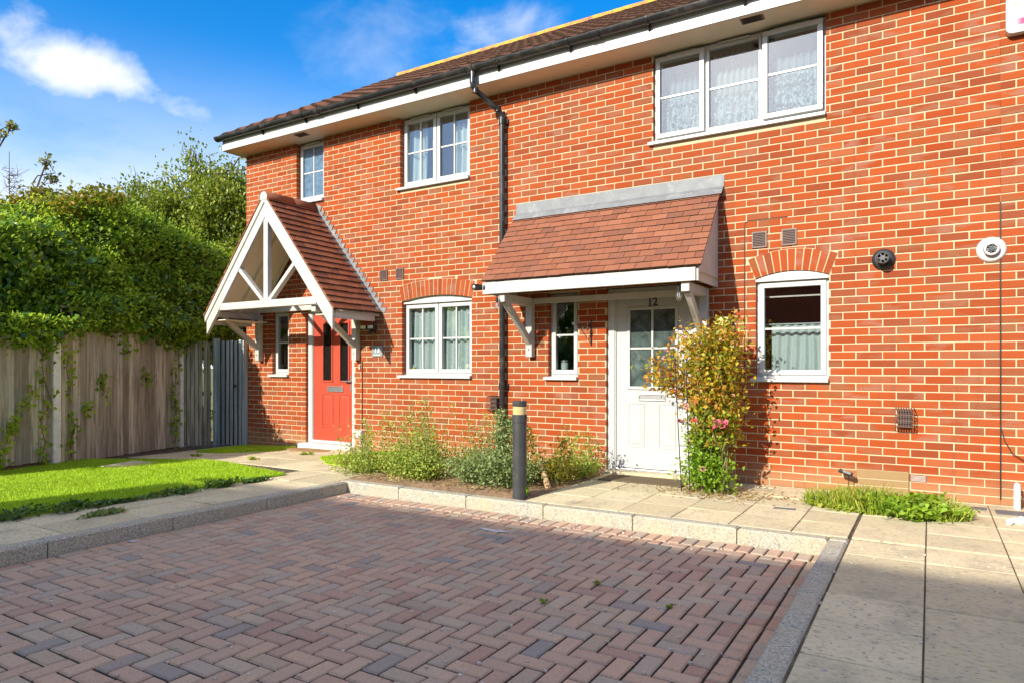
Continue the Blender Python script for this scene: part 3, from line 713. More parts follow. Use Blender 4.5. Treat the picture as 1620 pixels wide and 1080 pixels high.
for (house, a, b, lim) in ((H13, VX, XM, 300), (H12, XM, XR, 300), (H11, XR, XE, 0)):
    rf = MB()
    for dz, (ya, yb) in ((0, (EY+.03, RYD)),):
        z_ = lambda y: EZ+(y-EY)*math.tan(PT)-.03
        rf.add([(a,ya,z_(ya)),(b,ya,z_(ya)),(b,RYD,RZD-.03),(a,RYD,RZD-.03),(b,2*RYD-EY,EZ-.03),(a,2*RYD-EY,EZ-.03)], [(0,1,2,3),(3,2,4,5)])
    roof = link_mesh('roof', rf.mesh('roof'), house, ROOFT)
    G_ = .300; nr = int(SL/G_)+1; ncol = max(1, round((b-a)/.3)); wv = (b-a)/ncol; cells = []
    for r_ in range(nr):
        for c_ in range(ncol):
            s0 = min(r_*G_, SL-.36); x_ = a+(c_+.5)*wv; y_, z_ = EY+s0*math.cos(PT), EZ+s0*math.sin(PT)
            cells.append((x_, y_, z_, wv))
    cells.sort(key=lambda q: projarea(q[0], q[1], q[2], .01), reverse=True)
    stuff = MB(); src = [tuple(v.co) for v in MT.vertices]; fsrc = [tuple(p.vertices) for p in MT.polygons]
    for i, (x_, y_, z_, wv) in enumerate(cells):
        M = frame((1, 0, 0), (0, math.cos(PT), math.sin(PT)), (x_, y_, z_+random.uniform(-.003, .003))) @ Matrix.Rotation(random.gauss(0, .006), 4, 'Z')
        if i < lim: o = link_mesh('roof_tile', MT, roof); o.matrix_basis = M
        else: stuff.add([M @ Vector(v) for v in src], fsrc)
    if stuff.v: tag(link_mesh('roof_tile', stuff.mesh('roof_tile'), roof, ROOFT), 'further roof tiles', kind='stuff')
    x_ = a
    while x_ < b-.05:                       # half round ridge tiles
        x2 = min(x_+.45, b); m = MB(); N = 8; P = []
        for xx, k in ((x_+.004, 1.0), (x2-.004, .97)):
            P += [(xx, RYD+.125*k*math.cos(t), RZD-.05+.125*k*math.sin(t)) for t in np.linspace(.1, math.pi-.1, N)]
        m.add(P, [(i, i+1, N+i+1, N+i) for i in range(N-1)]); m.build('ridge_tile', RIDGE, roof, smooth=True); x_ = x2
    lo = a if house is H13 else a+.001
    MB().box(lo, b-.001, EY+.055, EY+.075, TOPZ, EZ-.005).build('fascia', FASCIA, house, bevel=.004)
    MB().box(lo, b-.001, EY+.0755, .12, TOPZ, TOPZ+.014).build('soffit', CREAM, house)
m = MB(); m.add([(VX, EY+.06, TOPZ), (VX, EY+.06, EZ), (VX, RYD, RZD-.05), (VX, RYD, RZD-.22), (VX, .14, TOPZ)], [(0, 1, 2, 3, 4)]); m.add([(VX+.02, EY+.06, TOPZ), (VX+.02, EY+.06, EZ), (VX+.02, RYD, RZD-.05), (VX+.02, RYD, RZD-.22), (VX+.02, .14, TOPZ)], [(4, 3, 2, 1, 0)]); m.add([(VX, EY+.06, TOPZ), (VX, .14, TOPZ), (VX+.02, .14, TOPZ), (VX+.02, EY+.06, TOPZ)], [(0, 1, 2, 3)])
m.build('bargeboard', FASCIA, H13)
for house, xa in ((H13, -8.10), (H12, -1.62)):           # soffit vents
    v = ring(MB(), xa, xa+.24, -.29, -.17, TOPZ-.006, TOPZ+.002, .0001) if False else MB().box(xa, xa+.22, -.29, -.17, TOPZ-.008, TOPZ-.001)
    v = v.build('soffit_vent', VENT, house, bevel=.003)
    for k in range(5): MB().box(xa+.02, xa+.20, -.282+k*.022, -.272+k*.022, TOPZ-.012, TOPZ-.0085).build('slat', BLACK, v)

# ------------------------------------------------------------------ gutter and downpipe
gut = thing('gutter', (-5, EY, 4.93), 'long black half-round plastic gutter along the eaves', 'gutter')
GY, GZ, GR = EY-.005, 4.965, .060
def halfpipe(x0, x1, r, th=.004, n=12):
    m = MB(); A = np.linspace(math.pi, 2*math.pi, n+1); V = []
    for xx in (x0, x1):
        V += [(xx, GY+r*math.cos(t), GZ+r*math.sin(t)) for t in A]+[(xx, GY+(r-th)*math.cos(t), GZ+(r-th)*math.sin(t)) for t in A]
    k = n+1; F = []
    for i in range(n): F += [(i, i+1, 2*k+i+1, 2*k+i), (k+i, 3*k+i, 3*k+i+1, k+i+1), (i, k+i, k+i+1, i+1), (2*k+i, 2*k+i+1, 3*k+i+1, 3*k+i)]
    F += [(0, 2*k, 3*k, k), (n, k+n, 3*k+n, 2*k+n)]
    return m.add(V, F)
xg = [-9.735, -7.47, -4.80, -3.13, -.9, XE]
for a, b in zip(xg[:-1], xg[1:]): halfpipe(a, b-.002, GR).build('channel', GUTTER, gut, smooth=True)
for xx in xg[1:-1]:
    halfpipe(xx-.055, xx+.055, GR+.006, .005).build('union', GUTTER, gut, smooth=True)
    for e in (-.05, .05): halfpipe(xx+e-.008, xx+e+.008, GR+.010, .006).build('union_clip', GUTTER, gut, smooth=True)
m = halfpipe(-9.75, -9.69, GR+.006, .005); A = np.linspace(math.pi, 2*math.pi, 13); m.add([(-9.75, GY+.066*math.cos(t), GZ+.066*math.sin(t)) for t in A], [tuple(range(13))]); m.build('stop_end', GUTTER, gut, smooth=True)
for xx in (-8.70, -7.75, -6.72, -5.70, -4.42, -3.46, -2.53, -1.55, -.5, .6):
    m = halfpipe(xx-.014, xx+.014, GR+.008, .007); m.add([(xx-.014, EY+.054, GZ+.02), (xx+.014, EY+.054, GZ+.02), (xx+.014, EY+.054, GZ-.115), (xx-.014, EY+.054, GZ-.115), (xx-.004, GY, GZ-.066), (xx+.004, GY, GZ-.066)], [(0, 1, 2, 3), (3, 2, 5, 4), (0, 3, 4), (1, 5, 2)]); m.build('bracket', GUTTER, gut)
dp = thing('downpipe', (-4.562, -.05, .11), 'black round downpipe between the two houses', 'downpipe')
PX = -4.562; PY = -.062; OX = -4.765
MB().tube([(OX, GY, GZ-.03), (OX, GY, GZ-.20)], .036, 14).build('outlet', GUTTER, dp, smooth=True)
MB().tube([(OX, GY, 4.79), (OX, GY, 4.735), (OX+.012, GY+.02, 4.70), (PX-.03, PY-.035, 4.50), (PX, PY, 4.44), (PX, PY, 4.38)], .034, 14).build('swan_neck', GUTTER, dp, smooth=True)
for c, r_ in (((OX, GY, 4.80), .041), ((OX+.02, GY+.03, 4.685), .040), ((PX-.035, PY-.04, 4.515), .040)): MB().lathe([(r_, -.03), (r_, .03)], c, 'z', 14).build('collar', GUTTER, dp, smooth=True)
MB().tube([(PX, PY, 4.42), (PX, PY, .06)], .034, 16).build('pipe', GUTTER, dp, smooth=True)
for zz in (4.37, 2.55, 1.075):
    m = MB(); m.lathe([(.043, -.035), (.043, .035)], (PX, PY, zz), 'z', 16); m.box(PX-.06, PX+.06, PY+.03, -.001, zz-.03, zz+.03); m.build('clip', GUTTER, dp, smooth=True)

# ------------------------------------------------------------------ lean-to canopy of number 12
CX0, CX1 = -4.40, -1.865; CEY, CEZ, CTZ = -.755, 2.285, 3.165
P12 = math.atan2(CTZ-CEZ, -CEY-.01); S12 = math.hypot(CTZ-CEZ, -CEY-.01)
can = MB(); cs, sn = math.cos(P12), math.sin(P12)
can.add([(CX0+.02, CEY+.03, CEZ-.012), (CX1-.02, CEY+.03, CEZ-.012), (CX1-.02, -.002, CTZ-.0), (CX0+.02, -.002, CTZ-.0)], [(0, 1, 2, 3)])
can.add([(CX0+.02, CEY+.035, CEZ-.06), (CX1-.02, CEY+.035, CEZ-.06), (CX1-.02, -.002, CEZ-.06), (CX0+.02, -.002, CEZ-.06)], [(3, 2, 1, 0)])
canopy = can.build('canopy', CREAM, H12); canopy['label'] = 'lean-to canopy with red tiles over the white door'
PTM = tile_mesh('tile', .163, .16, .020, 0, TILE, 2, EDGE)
nrow = 12; gauge = (S12-.02)/nrow; ncol = round((CX1-CX0)/.166); wv = (CX1-CX0)/ncol
for r_ in range(nrow):
    for c_ in range(ncol+(r_ % 2)):
        a = CX0+(c_-.5*(r_ % 2))*wv; b = a+wv; a, b = max(a, CX0), min(b, CX1); s0 = r_*gauge-.012
        M = frame((1, 0, 0), (0, cs, sn), ((a+b)/2, CEY+s0*cs, CEZ+s0*sn+.004+random.uniform(-.002, .004))) @ Matrix.Rotation(random.gauss(0, .012), 4, 'Z') @ Matrix.Rotation(random.gauss(0, .008), 4, 'Y')
        o = link_mesh('tile', PTM, canopy); sc = (b-a-.004)/.163; o.matrix_basis = M @ Matrix.Diagonal((sc, min(1, (S12-s0+.0)/.16), 1, 1))
for s_, (xa, xb) in enumerate(((CX0+.01, -3.05), (-3.10, CX1+.02))):       # lead flashing in two lengths
    m = MB(); y_ = -.006-s_*.004
    prof = [(y_, 3.325), (y_, 3.20), (-.055-s_*.004, 3.165), (-.105-s_*.004, 3.105)]
    for (p, q) in zip(prof[:-1], prof[1:]): m.add([(xa, p[0], p[1]), (xb, p[0], p[1]), (xb, q[0], q[1]), (xa, q[0], q[1])], [(3, 2, 1, 0)])
    o = m.build('flashing', LEAD, canopy); md = o.modifiers.new('t', 'SOLIDIFY'); md.thickness = .003
MB().box(CX0+.0, CX1-.065, CEY+.012, CEY+.034, 2.140, CEZ-.008).build('fascia', PAINT, canopy, bevel=.003)
for xa in (CX0+.012, CX1-.062):                                           # cheek boards
    m = MB(); Q = [(CEY+.035, 2.142), (-.003, 2.142), (-.003, 3.10), (CEY+.035, CEZ-.02)]
    m.add([(xa, y_, z_) for y_, z_ in Q]+[(xa+.02, y_, z_) for y_, z_ in Q], [(0, 1, 2, 3), (7, 6, 5, 4), (0, 4, 5, 1), (1, 5, 6, 2), (2, 6, 7, 3), (3, 7, 4, 0)]); m.build('cheek_board', PAINT, canopy)
for xa, tag_ in ((-4.21, 0), (-2.085, 1)):                                # timber brackets
    MB().box(xa, xa+.085, -.085, -.001, 1.43, 2.14).build('bracket_post', PAINT, canopy, bevel=.005)
    MB().box(xa+.002, xa+.083, -.70, -.086, 2.045, 2.138).build('bracket_arm', PAINT, canopy, bevel=.005)
    MB().bar((xa+.0425, -.62, 2.06), (xa+.0425, -.06, 1.60), .06, .075).build('brace', PAINT, canopy, bevel=.005)
    MB().lathe([(.010, 0), (.008, .006)], (xa+.042, -.085, 1.52), 'y', 8).build('bolt', BLACK, canopy)
MB().box(-4.12, -2.09, -.05, -.001, 2.07, 2.138).build('wall_plate', PAINT, canopy, bevel=.004)

# ------------------------------------------------------------------ gabled porch of number 13
QX, QY = -7.985, -.87; QA, QE, QHW = 3.735, 2.085, 1.345
PP = math.atan2(QA-QE, QHW); SP = math.hypot(QA-QE, QHW)
def tz(dx): return QA-(QA-QE)*abs(dx)/QHW
pm = MB()
for sgn in (-1, 1):
    a = [(QX, QY+.03, QA-.045), (QX+sgn*QHW, QY+.03, QE-.045), (QX+sgn*QHW, -.003, QE-.045), (QX, -.003, QA-.045)]
    pm.add(a, [(0, 1, 2, 3)]); pm.add([(x_, y_, z_-.02) for x_, y_, z_ in a], [(3, 2, 1, 0)])
porch = pm.build('porch', CREAM, H13); porch['label'] = 'gabled white timber porch with brown tiles over the red door'
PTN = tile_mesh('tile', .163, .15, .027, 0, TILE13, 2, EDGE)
nrow = 19; gauge = SP/nrow; ncol = 5; wv = (-QY+.05)/ncol
for sgn in (1, -1):
    up = Vector((-sgn*math.cos(PP), 0, math.sin(PP))); ac = Vector((0, sgn, 0))
    for r_ in range(nrow):
        for c_ in range(ncol+(r_ % 2)):
            y0 = QY-.05+(c_-.5*(r_ % 2))*wv; y1 = min(y0+wv, -.005); y0 = max(y0, QY-.05); s0 = r_*gauge-.03
            base = Vector((QX+sgn*QHW, (y0+y1)/2, QE))+up*s0
            M = frame(ac, up, base+Vector((0, 0, random.uniform(-.002, .004)))) @ Matrix.Rotation(random.gauss(0, .012), 4, 'Z')
            o = link_mesh('tile', PTN, porch); o.matrix_basis = M @ Matrix.Diagonal(((y1-y0-.004)/.163, min(1, (SP-s0)/.15), 1, 1))
for k in range(2):                                                        # ridge tiles
    ya, yb = (QY-.06, -.44) if k == 0 else (-.44, -.004); N = 9; P = []
    for yy, q in ((ya+.003, 1), (yb-.003, .96)): P += [(QX+.095*q*math.cos(t), yy, QA-.055+.105*q*math.sin(t)) for t in np.linspace(-.3, math.pi+.3, N)]
    m = MB(); m.add(P, [(i, i+1, N+i+1, N+i) for i in range(N-1)]); o = m.build('ridge_tile', TILE13 if k == 0 else TILE, porch, smooth=True); md = o.modifiers.new('t', 'SOLIDIFY'); md.thickness = .014
t_ = np.linspace(-.3, math.pi+.3, 9); m = MB(); m.prism([(QX+.088*math.cos(q), QA-.055+.098*math.sin(q)) for q in t_], QY-.052, QY-.03); m.build('ridge_end', PAINT, porch)
pd = Vector((math.sin(PP), 0, math.cos(PP)))
for sgn in (-1, 1):
    # barge board following the slope, with a plumb cut foot
    n = Vector((sgn*math.sin(PP), 0, math.cos(PP))); d = Vector((sgn*math.cos(PP), 0, -math.sin(PP))); A = Vector((QX, 0, QA-.02))
    def bb(o0, o1, y0, y1, name, mat, ext=SP, foot=True):
        i0, i1 = A-Vector((0, 0, o0/math.cos(PP))), A-Vector((0, 0, o1/math.cos(PP)))
        e0 = i0+d*(ext-.0); xe = e0.x; e1 = i1+d*((xe-i1.x)/d.x); P = [(i0.x, i0.z), (e0.x, e0.z), (e1.x, e1.z), (i1.x, i1.z)]
        MB().prism(P, y0, y1).build(name, mat, porch, bevel=.004)
    bb(.000, .055, QY-.045, QY-.012, 'capping_board', CREAM)
    bb(.050, .185, QY-.025, QY+.02, 'bargeboard', PAINT, SP-.03)
    xs_ = QX+sgn*(QHW-.035)
    MB().box(min(xs_, xs_+sgn*.02), max(xs_, xs_+sgn*.02), QY+.022, -.10, 1.945, QE-.03).build('eaves_board', PAINT, porch, bevel=.003)
    # soffit rafters
    for yy in (QY+.06, -.42, -.07):
        MB().bar((QX+sgn*.05, yy, tz(.05)-.10), (QX+sgn*(QHW-.06), yy, tz(QHW-.06)-.10), .05, .06).build('rafter', CREAM, porch)
    MB().bar((QX+sgn*.055, QY+.02, 2.235), (QX+sgn*.60, QY+.02, 2.735), .055, .075, (0, 1, 0)).build('strut', PAINT, porch, bevel=.004)
    xb = -9.24 if sgn < 0 else -7.118
    MB().box(xb, xb+.088, -.088, -.001, 1.405, 2.14).build('bracket_post', PAINT, porch, bevel=.005)
    MB().box(xb+.002, xb+.086, QY+.03, -.089, 2.05, 2.138).build('bracket_arm', PAINT, porch, bevel=.005)
    MB().bar((xb+.044, -.70, 2.06), (xb+.044, -.06, 1.60), .062, .075).build('brace', PAINT, porch, bevel=.005)
    MB().lathe([(.010, 0), (.008, .006)], (xb+.044, -.088, 1.50), 'y', 8).build('bolt', BLACK, porch)
    # underside boarding
    for k in range(4):
        a_, b_ = QX+sgn*(QHW-.05-k*.001), QX+sgn*(QHW-.28)
    MB().box(min(QX+sgn*(QHW-.04), QX+sgn*.95), max(QX+sgn*(QHW-.04), QX+sgn*.95), QY+.03, -.09, 2.0, 2.012).build('eaves_soffit', CREAM, porch)
MB().box(QX-1.02, QX+1.02, QY-.022, QY+.06, 2.142, 2.245).build('tie_beam', PAINT, porch, bevel=.005)
MB().box(QX-.045, QX+.045, QY-.016, QY+.055, 2.246, 3.50).build('king_post', PAINT, porch, bevel=.005)
MB().box(-9.14, -7.13, -.06, -.001, 2.165, 2.285).build('wall_plate', PAINT, porch, bevel=.004)
# stepped lead flashing on the wall beside the right-hand slope
m = MB(); dx = .075/math.tan(PP); k = 0; zz = QA-.03
P = []
while zz > QE+.02:
    x_ = QX+(QA-zz)/math.tan(PP); P += [(x_+.155, zz+.01), (x_+.115, zz-.062)]; zz -= .075
P = [(QX+.03, QA-.02)]+[(QX+.09, QA+.02)]+P+[(QX+QHW+.03, QE-.02), (QX+QHW-.02, QE+.01)]
for i in range(1, len(P)-3):
    q = P[i]; r_ = P[i+1]; b0 = (QX+(QA-q[1])/math.tan(PP)-.01, q[1]); b1 = (QX+(QA-r_[1])/math.tan(PP)-.01, r_[1])
    m.add([(q[0], -.007, q[1]), (r_[0], -.007, r_[1]), (b1[0], -.007, b1[1]), (b0[0], -.007, b0[1])], [(0, 1, 2, 3)])
m.add([(QX+.04, -.075, QA+.012-.05), (QX+.04, -.006, QA-.02), (QX+QHW+.01, -.006, QE+.02), (QX+QHW+.01, -.075, QE+.02)], [(0, 1, 2, 3)])
o = m.build('flashing', LEAD, porch); md = o.modifiers.new('t', 'SOLIDIFY'); md.thickness = .003

# ------------------------------------------------------------------ fixtures on the walls
def louvre(house, x0, x1, z0, z1):
    v = ring(MB(), x0, x1, -.014, .002, z0, z1, .012).build('vent', VENT, house)
    MB().box(x0+.011, x1-.011, -.003, .001, z0+.011, z1-.011).build('backing', BLACK, v)
    n = 9
    for k in range(n):
        zz = z0+.016+(z1-z0-.03)*k/(n-1); MB().add([(x0+.011, -.012, zz-.004), (x1-.011, -.012, zz-.004), (x1-.011, -.004, zz+.004), (x0+.011, -.004, zz+.004), (x0+.011, -.012, zz-.006), (x1-.011, -.012, zz-.006)], [(0, 1, 2, 3), (4, 5, 1, 0)]).build('slat', VENT, v)
for a in ((-6.64, -6.505), (-6.345, -6.208)): louvre(H13, a[0], a[1], 2.52, 2.67)
for a in ((-1.562, -1.416), (-1.272, -1.132)): louvre(H12, a[0], a[1], 2.522, 2.685)
def airbrick(house, x0, x1, z0, z1):
    v = MB().box(x0, x1, -.004, .002, z0, z1).build('air_brick', VENT, house)
    for k in range(5):
        zz = z0+.008+(z1-z0-.016)*k/4; MB().box(x0+.008, x1-.008, -.007, -.0042, zz-.003, zz+.003).build('slat', simple('pale_slat', (.5, .42, .36)) if k == 0 and 'pale_slat' not in bpy.data.materials else bpy.data.materials['pale_slat'], v)
airbrick(H12, -.160, -.028, .262, .322)
MB().box(-.60, -.168, -.022, .002, .118, .345).build('meter_cover', simple('tan_plastic_cover', (.30, .19, .08), .5, .1, 3), H12, bevel=.005)
for zz in (.19, .255): MB().box(-.596, -.172, -.0245, -.0225, zz, zz+.006).build('groove', simple('pale_joint', (.55, .42, .26)) if zz < .2 else bpy.data.materials['pale_joint'], H12)

fl = thing('boiler_flue', (-.373, 0, 2.31), 'round black boiler flue terminal sticking out of the brick wall', 'flue')
MB().lathe([(.095, 0), (.098, .010), (.085, .024), (.062, .030)], (-.373, 0, 2.31), 'y', 28).build('wall_collar', BLACK, fl, smooth=True)
MB().lathe([(.056, .02), (.056, .135), (.052, .14), (.044, .14), (.044, .10)], (-.373, 0, 2.31), 'y', 24).build('tube', BLACK, fl, smooth=True)
m = MB()
for k in range(3): t = k*math.pi/3; m.bar((-.373-.045*math.cos(t), -.136, 2.31-.045*math.sin(t)), (-.373+.045*math.cos(t), -.136, 2.31+.045*math.sin(t)), .008, .006, (0, 1, 0))
m.lathe([(.022, .13), (.022, .142)], (-.373, 0, 2.31), 'y', 14); m.build('grille', simple('dark_grey_metal', (.10, .10, .10), .4), fl)
wv_ = thing('wall_vent', (.453, 0, 2.33), 'round white boiler flue plate with silver grille at right edge of wall', 'flue')
MB().lathe([(.108, 0), (.110, .006), (.100, .018), (.07, .024)], (.453, 0, 2.33), 'y', 32).build('wall_plate', PVC, wv_, smooth=True)
MB().lathe([(.060, .02), (.060, .060), (.055, .066), (.040, .066), (.040, .04)], (.453, 0, 2.33), 'y', 24).build('tube', STEEL, wv_, smooth=True)
m = MB(); m.lathe([(.02, .05), (.02, .07)], (.453, 0, 2.33), 'y', 14)
for k in range(3): t = k*math.pi/3+.3; m.bar((.453-.045*math.cos(t), -.064, 2.33-.045*math.sin(t)), (.453+.045*math.cos(t), -.064, 2.33+.045*math.sin(t)), .012, .005, (0, 1, 0))
m.build('grille', simple('dark_grille', (.06, .07, .07), .35), wv_)

# intruder alarm box
al = thing('alarm_box', (.70, 0, 4.3), 'white alarm box with faded orange square and magenta band high on wall', 'alarm box')
P = []
ax0, ax1, az0, az1, rr = .552, .842, 4.150, 4.492, .05
for cx_, cz_, t0 in ((ax1-rr, az0+rr, -90), (ax1-rr, az1-rr, 0), (ax0+rr, az1-rr, 90), (ax0+rr, az0+rr, 180)):
    for k in range(6): t = rad(t0+90*k/5); P.append((cx_+rr*math.cos(t), cz_+rr*math.sin(t)))
MB().prism(P, -.075, .0).build('case', PVC, al, bevel=.006)
MB().box(ax0+.035, ax0+.10, -.0765, -.075, 4.385, 4.428).build('emblem', simple('faded_orange_print', (.62, .42, .30)), al)
ring(MB(), ax0+.048, ax0+.087, -.0775, -.0766, 4.393, 4.420, .006).build('emblem_mark', simple('pale_peach_print', (.75, .62, .50)), al)
GREYP = simple('grey_print', (.42, .43, .42))
for xa, xb, za, zb in ((.035, .075, 4.350, 4.360), (.085, .125, 4.350, 4.360), (.135, .19, 4.350, 4.360), (.04, .20, 4.330, 4.334), (.115, .16, 4.380, 4.386), (.112, .21, 4.398, 4.412)): MB().box(ax0+xa, ax0+xb, -.0765, -.075, za, zb).build('print_line', GREYP, al)
m_, t = material('magenta_band'); xx = t.n('ShaderNodeSeparateXYZ', {0: pos(t)}).outputs[0]
finish(t, princ(t, t.mix(t.maprange(xx, ax0+.02, ax0+.11), (.8, .72, .72, 1), (.58, .008, .13, 1)), .4)); MB().box(ax0+.02, ax1-.02, -.0765, -.075, 4.215, 4.268).build('band', m_, al)

# cables
def cable(name, pts, r, label, mat=BLACK): return tag(MB().tube(pts, r, 6).build(name, mat), label, 'cable')
cable('cable', [(-1.219, -.006, 2.806), (-1.40, -.006, 2.808), (-1.60, -.006, 2.806), (-1.632, -.006, 2.79), (-1.637, -.006, 2.76), (-1.637, -.007, 2.2), (-1.637, -.006, .75)], .003, 'thin dark cable bent down beside the small kitchen window arch')
cable('cable', [(.518, -.005, 2.74), (.519, -.006, 1.6), (.520, -.005, .16)], .0055, 'long vertical black cable near the right edge of the wall')
cable('cable', [(.519, -.012, .80), (.545, -.03, .68), (.60, -.04, .57), (.70, -.03, .50)], .004, 'loose black cable curling off to the right low on the wall')
cable('cable', [(-6.985, -.006, 1.40), (-6.985, -.006, .9), (-6.99, -.008, .42)], .005, 'thin dark cable down to the white socket beside the red door')
# floodlights
f1 = thing('floodlight', (-1.80, 0, 1.76), 'black floodlight with yellowish lens above the rose bush', 'floodlight')
MB().box(-1.905, -1.765, -.145, -.095, 1.725, 1.825).build('case', BLACK, f1, bevel=.006)
MB().add([(-1.897, -.158, 1.735), (-1.773, -.158, 1.735), (-1.773, -.147, 1.818), (-1.897, -.147, 1.818), (-1.897, -.146, 1.732), (-1.773, -.146, 1.732)], [(0, 1, 2, 3), (4, 5, 1, 0)]).build('lens', simple('yellow_led_lens', (.52, .50, .10), .15), f1)
m = MB(); m.box(-1.775, -1.755, -.14, -.02, 1.74, 1.80); m.lathe([(.055, 0), (.055, .03), (.03, .05)], (-1.79, 0, 1.745), 'y', 18); m.build('wall_mount', BLACK, f1, smooth=True)
m = MB(); m.lathe([(.0, -.03), (.022, -.022), (.03, 0), (.026, .02)], (-1.81, -.10, 1.695), 'z', 14); m.build('sensor', BLACK, f1, smooth=True); MB().lathe([(.0, .0), (.010, .004), (.0, .012)], (-1.835, -.128, 1.695), 'y', 10).build('sensor_lens', PVC, f1, smooth=True)
f2 = thing('floodlight', (-6.75, 0, 1.84), 'small twin-head dark security light in the porch shadow', 'floodlight')
MB().lathe([(.045, 0), (.045, .035), (.03, .05)], (-6.76, 0, 1.84), 'y', 16).build('wall_mount', BLACK, f2, smooth=True)
for dx, sg in ((-.075, -1), (.06, 1)):
    h = MB().box(-6.76+dx-.055, -6.76+dx+.055, -.14, -.06, 1.83, 1.90).build('head', BLACK, f2, bevel=.01); MB().box(-6.76+dx-.045, -6.76+dx+.045, -.148, -.141, 1.845, 1.888).build('lens', simple('cream_lens', (.75, .72, .58), .2) if sg < 0 else bpy.data.materials['cream_lens'], h)
MB().lathe([(0, -.03), (.02, -.022), (.027, 0), (.02, .03)], (-6.75, -.085, 1.785), 'z', 12).build('sensor', BLACK, f2, smooth=True)
# camera and bulbs on the canopy
sc_ = thing('security_camera', (-4.42, -.72, 2.2), 'small black security camera on left end of the canopy fascia', 'camera')
MB().lathe([(.052, 0), (.052, .02), (.035, .035)], (-4.388, -.70, 2.215), 'x', 18).build('base', BLACK, sc_, smooth=True).matrix_basis = Matrix.Identity(4)
MB().tube([(-4.39, -.70, 2.215), (-4.44, -.73, 2.225), (-4.455, -.79, 2.222), (-4.46, -.83, 2.22)], [.03, .034, .038, .036], 16).build('body', BLACK, sc_, smooth=True)
MB().lathe([(.022, 0), (.018, .005), (.0, .007)], (-4.46, -.828, 2.22), 'y', 14).build('lens', STEEL, sc_, smooth=True)
BULB = mat_glass('bulb_glass', (.93, .93, .90), .3)
def bulb(x, y, z, label):
    b = thing('light_bulb', (x, y, z), label, 'light bulb', 'bulbs hanging from the canopy')
    MB().tube([(x, y, z+.02), (x, y, z+.10)], .004, 6).build('flex', BLACK, b)
    MB().lathe([(.014, -.018), (.016, .0), (.016, .03), (.010, .036)], (x, y, z), 'z', 12).build('socket', BLACK, b, smooth=True)
    MB().lathe([(.002, -.105), (.018, -.100), (.030, -.085), (.034, -.068), (.030, -.048), (.018, -.026), (.014, -.015)], (x, y, z), 'z', 16).build('bulb', BULB, b, smooth=True)
    MB().tube([(x-.008, y, z-.03), (x-.010, y, z-.07), (x, y, z-.078), (x+.010, y, z-.07), (x+.008, y, z-.03)], .0022, 5).build('filament', simple('pale_filament', (.85, .83, .76)) if 'pale_filament' not in bpy.data.materials else bpy.data.materials['pale_filament'], b)
bulb(-4.205, -.735, 2.055, 'clear glass bulb hanging at left end of canopy beside downpipe'); bulb(-2.12, -.66, 2.065, 'clear glass bulb hanging in front of the white door top')
# house number plate
pl = thing('number_plate', (-6.69, 0, 1.53), 'small grey slate plate with white 13 by the red door', 'number plate')
MB().box(-6.795, -6.592, -.012, -.001, 1.458, 1.610).build('plate', simple('slate_grey', (.22, .26, .26), .5), pl, bevel=.003)
WHT = simple('white_print', (.85, .85, .83)); numerals('13', .105, (-6.694, -.0135, 1.548), WHT, pl)
MB().box(-6.765, -6.625, -.0138, -.012, 1.478, 1.484).build('print_line', WHT, pl)
bell = thing('doorbell', (-7.03, 0, 1.31), 'tiny white doorbell push by the red door', 'doorbell'); MB().box(-7.045, -7.018, -.018, -.001, 1.275, 1.345).build('case', PVC, bell, bevel=.004); MB().lathe([(.008, 0), (.006, .004)], (-7.031, -.018, 1.318), 'y', 10).build('button', BLACK, bell)
sk = thing('outdoor_socket', (-7.0, 0, .3), 'white weatherproof socket box low on the wall among weeds', 'socket')
MB().box(-7.055, -6.945, -.065, -.001, .29, .40).build('case', PVC, sk, bevel=.008); MB().box(-7.05, -6.95, -.075, -.066, .30, .39).build('lid', PVC, sk, bevel=.006); MB().tube([(-7.0, -.03, .29), (-7.0, -.03, .10)], .012, 8).build('conduit', PVC, sk)
# hanging basket bracket (dark wire)
hb = thing('basket_bracket', (-3.36, 0, 1.75), 'black wire hanging basket bracket between side window and white door', 'bracket')
MB().tube([(-3.37, -.008, 1.86), (-3.37, -.010, 1.56)], .007, 6).build('back_bar', BLACK, hb); MB().tube([(-3.37, -.01, 1.78), (-3.41, -.12, 1.79), (-3.44, -.24, 1.785), (-3.45, -.26, 1.81)], .005, 6).build('arm', BLACK, hb); MB().tube([(-3.37, -.01, 1.58), (-3.395, -.09, 1.66), (-3.43, -.20, 1.77)], .004, 6).build('stay', BLACK, hb)
for k in range(3):
    q = [(-3.38-.014*k+.018*math.sin(a_), -.06-.05*k+.02*math.cos(a_), 1.745+.008*k+.018*math.sin(a_+1)) for a_ in np.linspace(0, 6, 9)]; MB().tube(q, .003, 5).build('scroll', BLACK, hb)
# wire guards over low flues
def guard(x0, x1, z0, z1, label):
    t_ = thing('flue_guard', ((x0+x1)/2, 0, z0), label, 'flue guard', 'wire flue guards'); RST = bpy.data.materials.get('rusty_wire') or simple('rusty_wire', (.14, .07, .045), .6, .3)
    m = MB(); dp_ = .11
    for k in range(8):
        x_ = x0+(x1-x0)*k/7; m.tube([(x_, -.002, z1), (x_, -dp_, z1-.01), (x_, -dp_, z0+.05), (x_, -.002, z0)], .0035, 5)
    m.build('upright_wires', RST, t_)
    m = MB()
    for zz in np.linspace(z0+.05, z1-.01, 4): m.tube([(x0, -.002, zz), (x0, -dp_, zz), (x1, -dp_, zz), (x1, -.002, zz)], .004, 5)
    m.build('cross_wires', RST, t_)
    MB().box(x0+.02, x1-.02, -.05, -.001, z0+.04, z1-.02).build('terminal', simple('dark_terminal', (.06, .05, .05)) if 'dark_terminal' not in bpy.data.materials else bpy.data.materials['dark_terminal'], t_, bevel=.01)
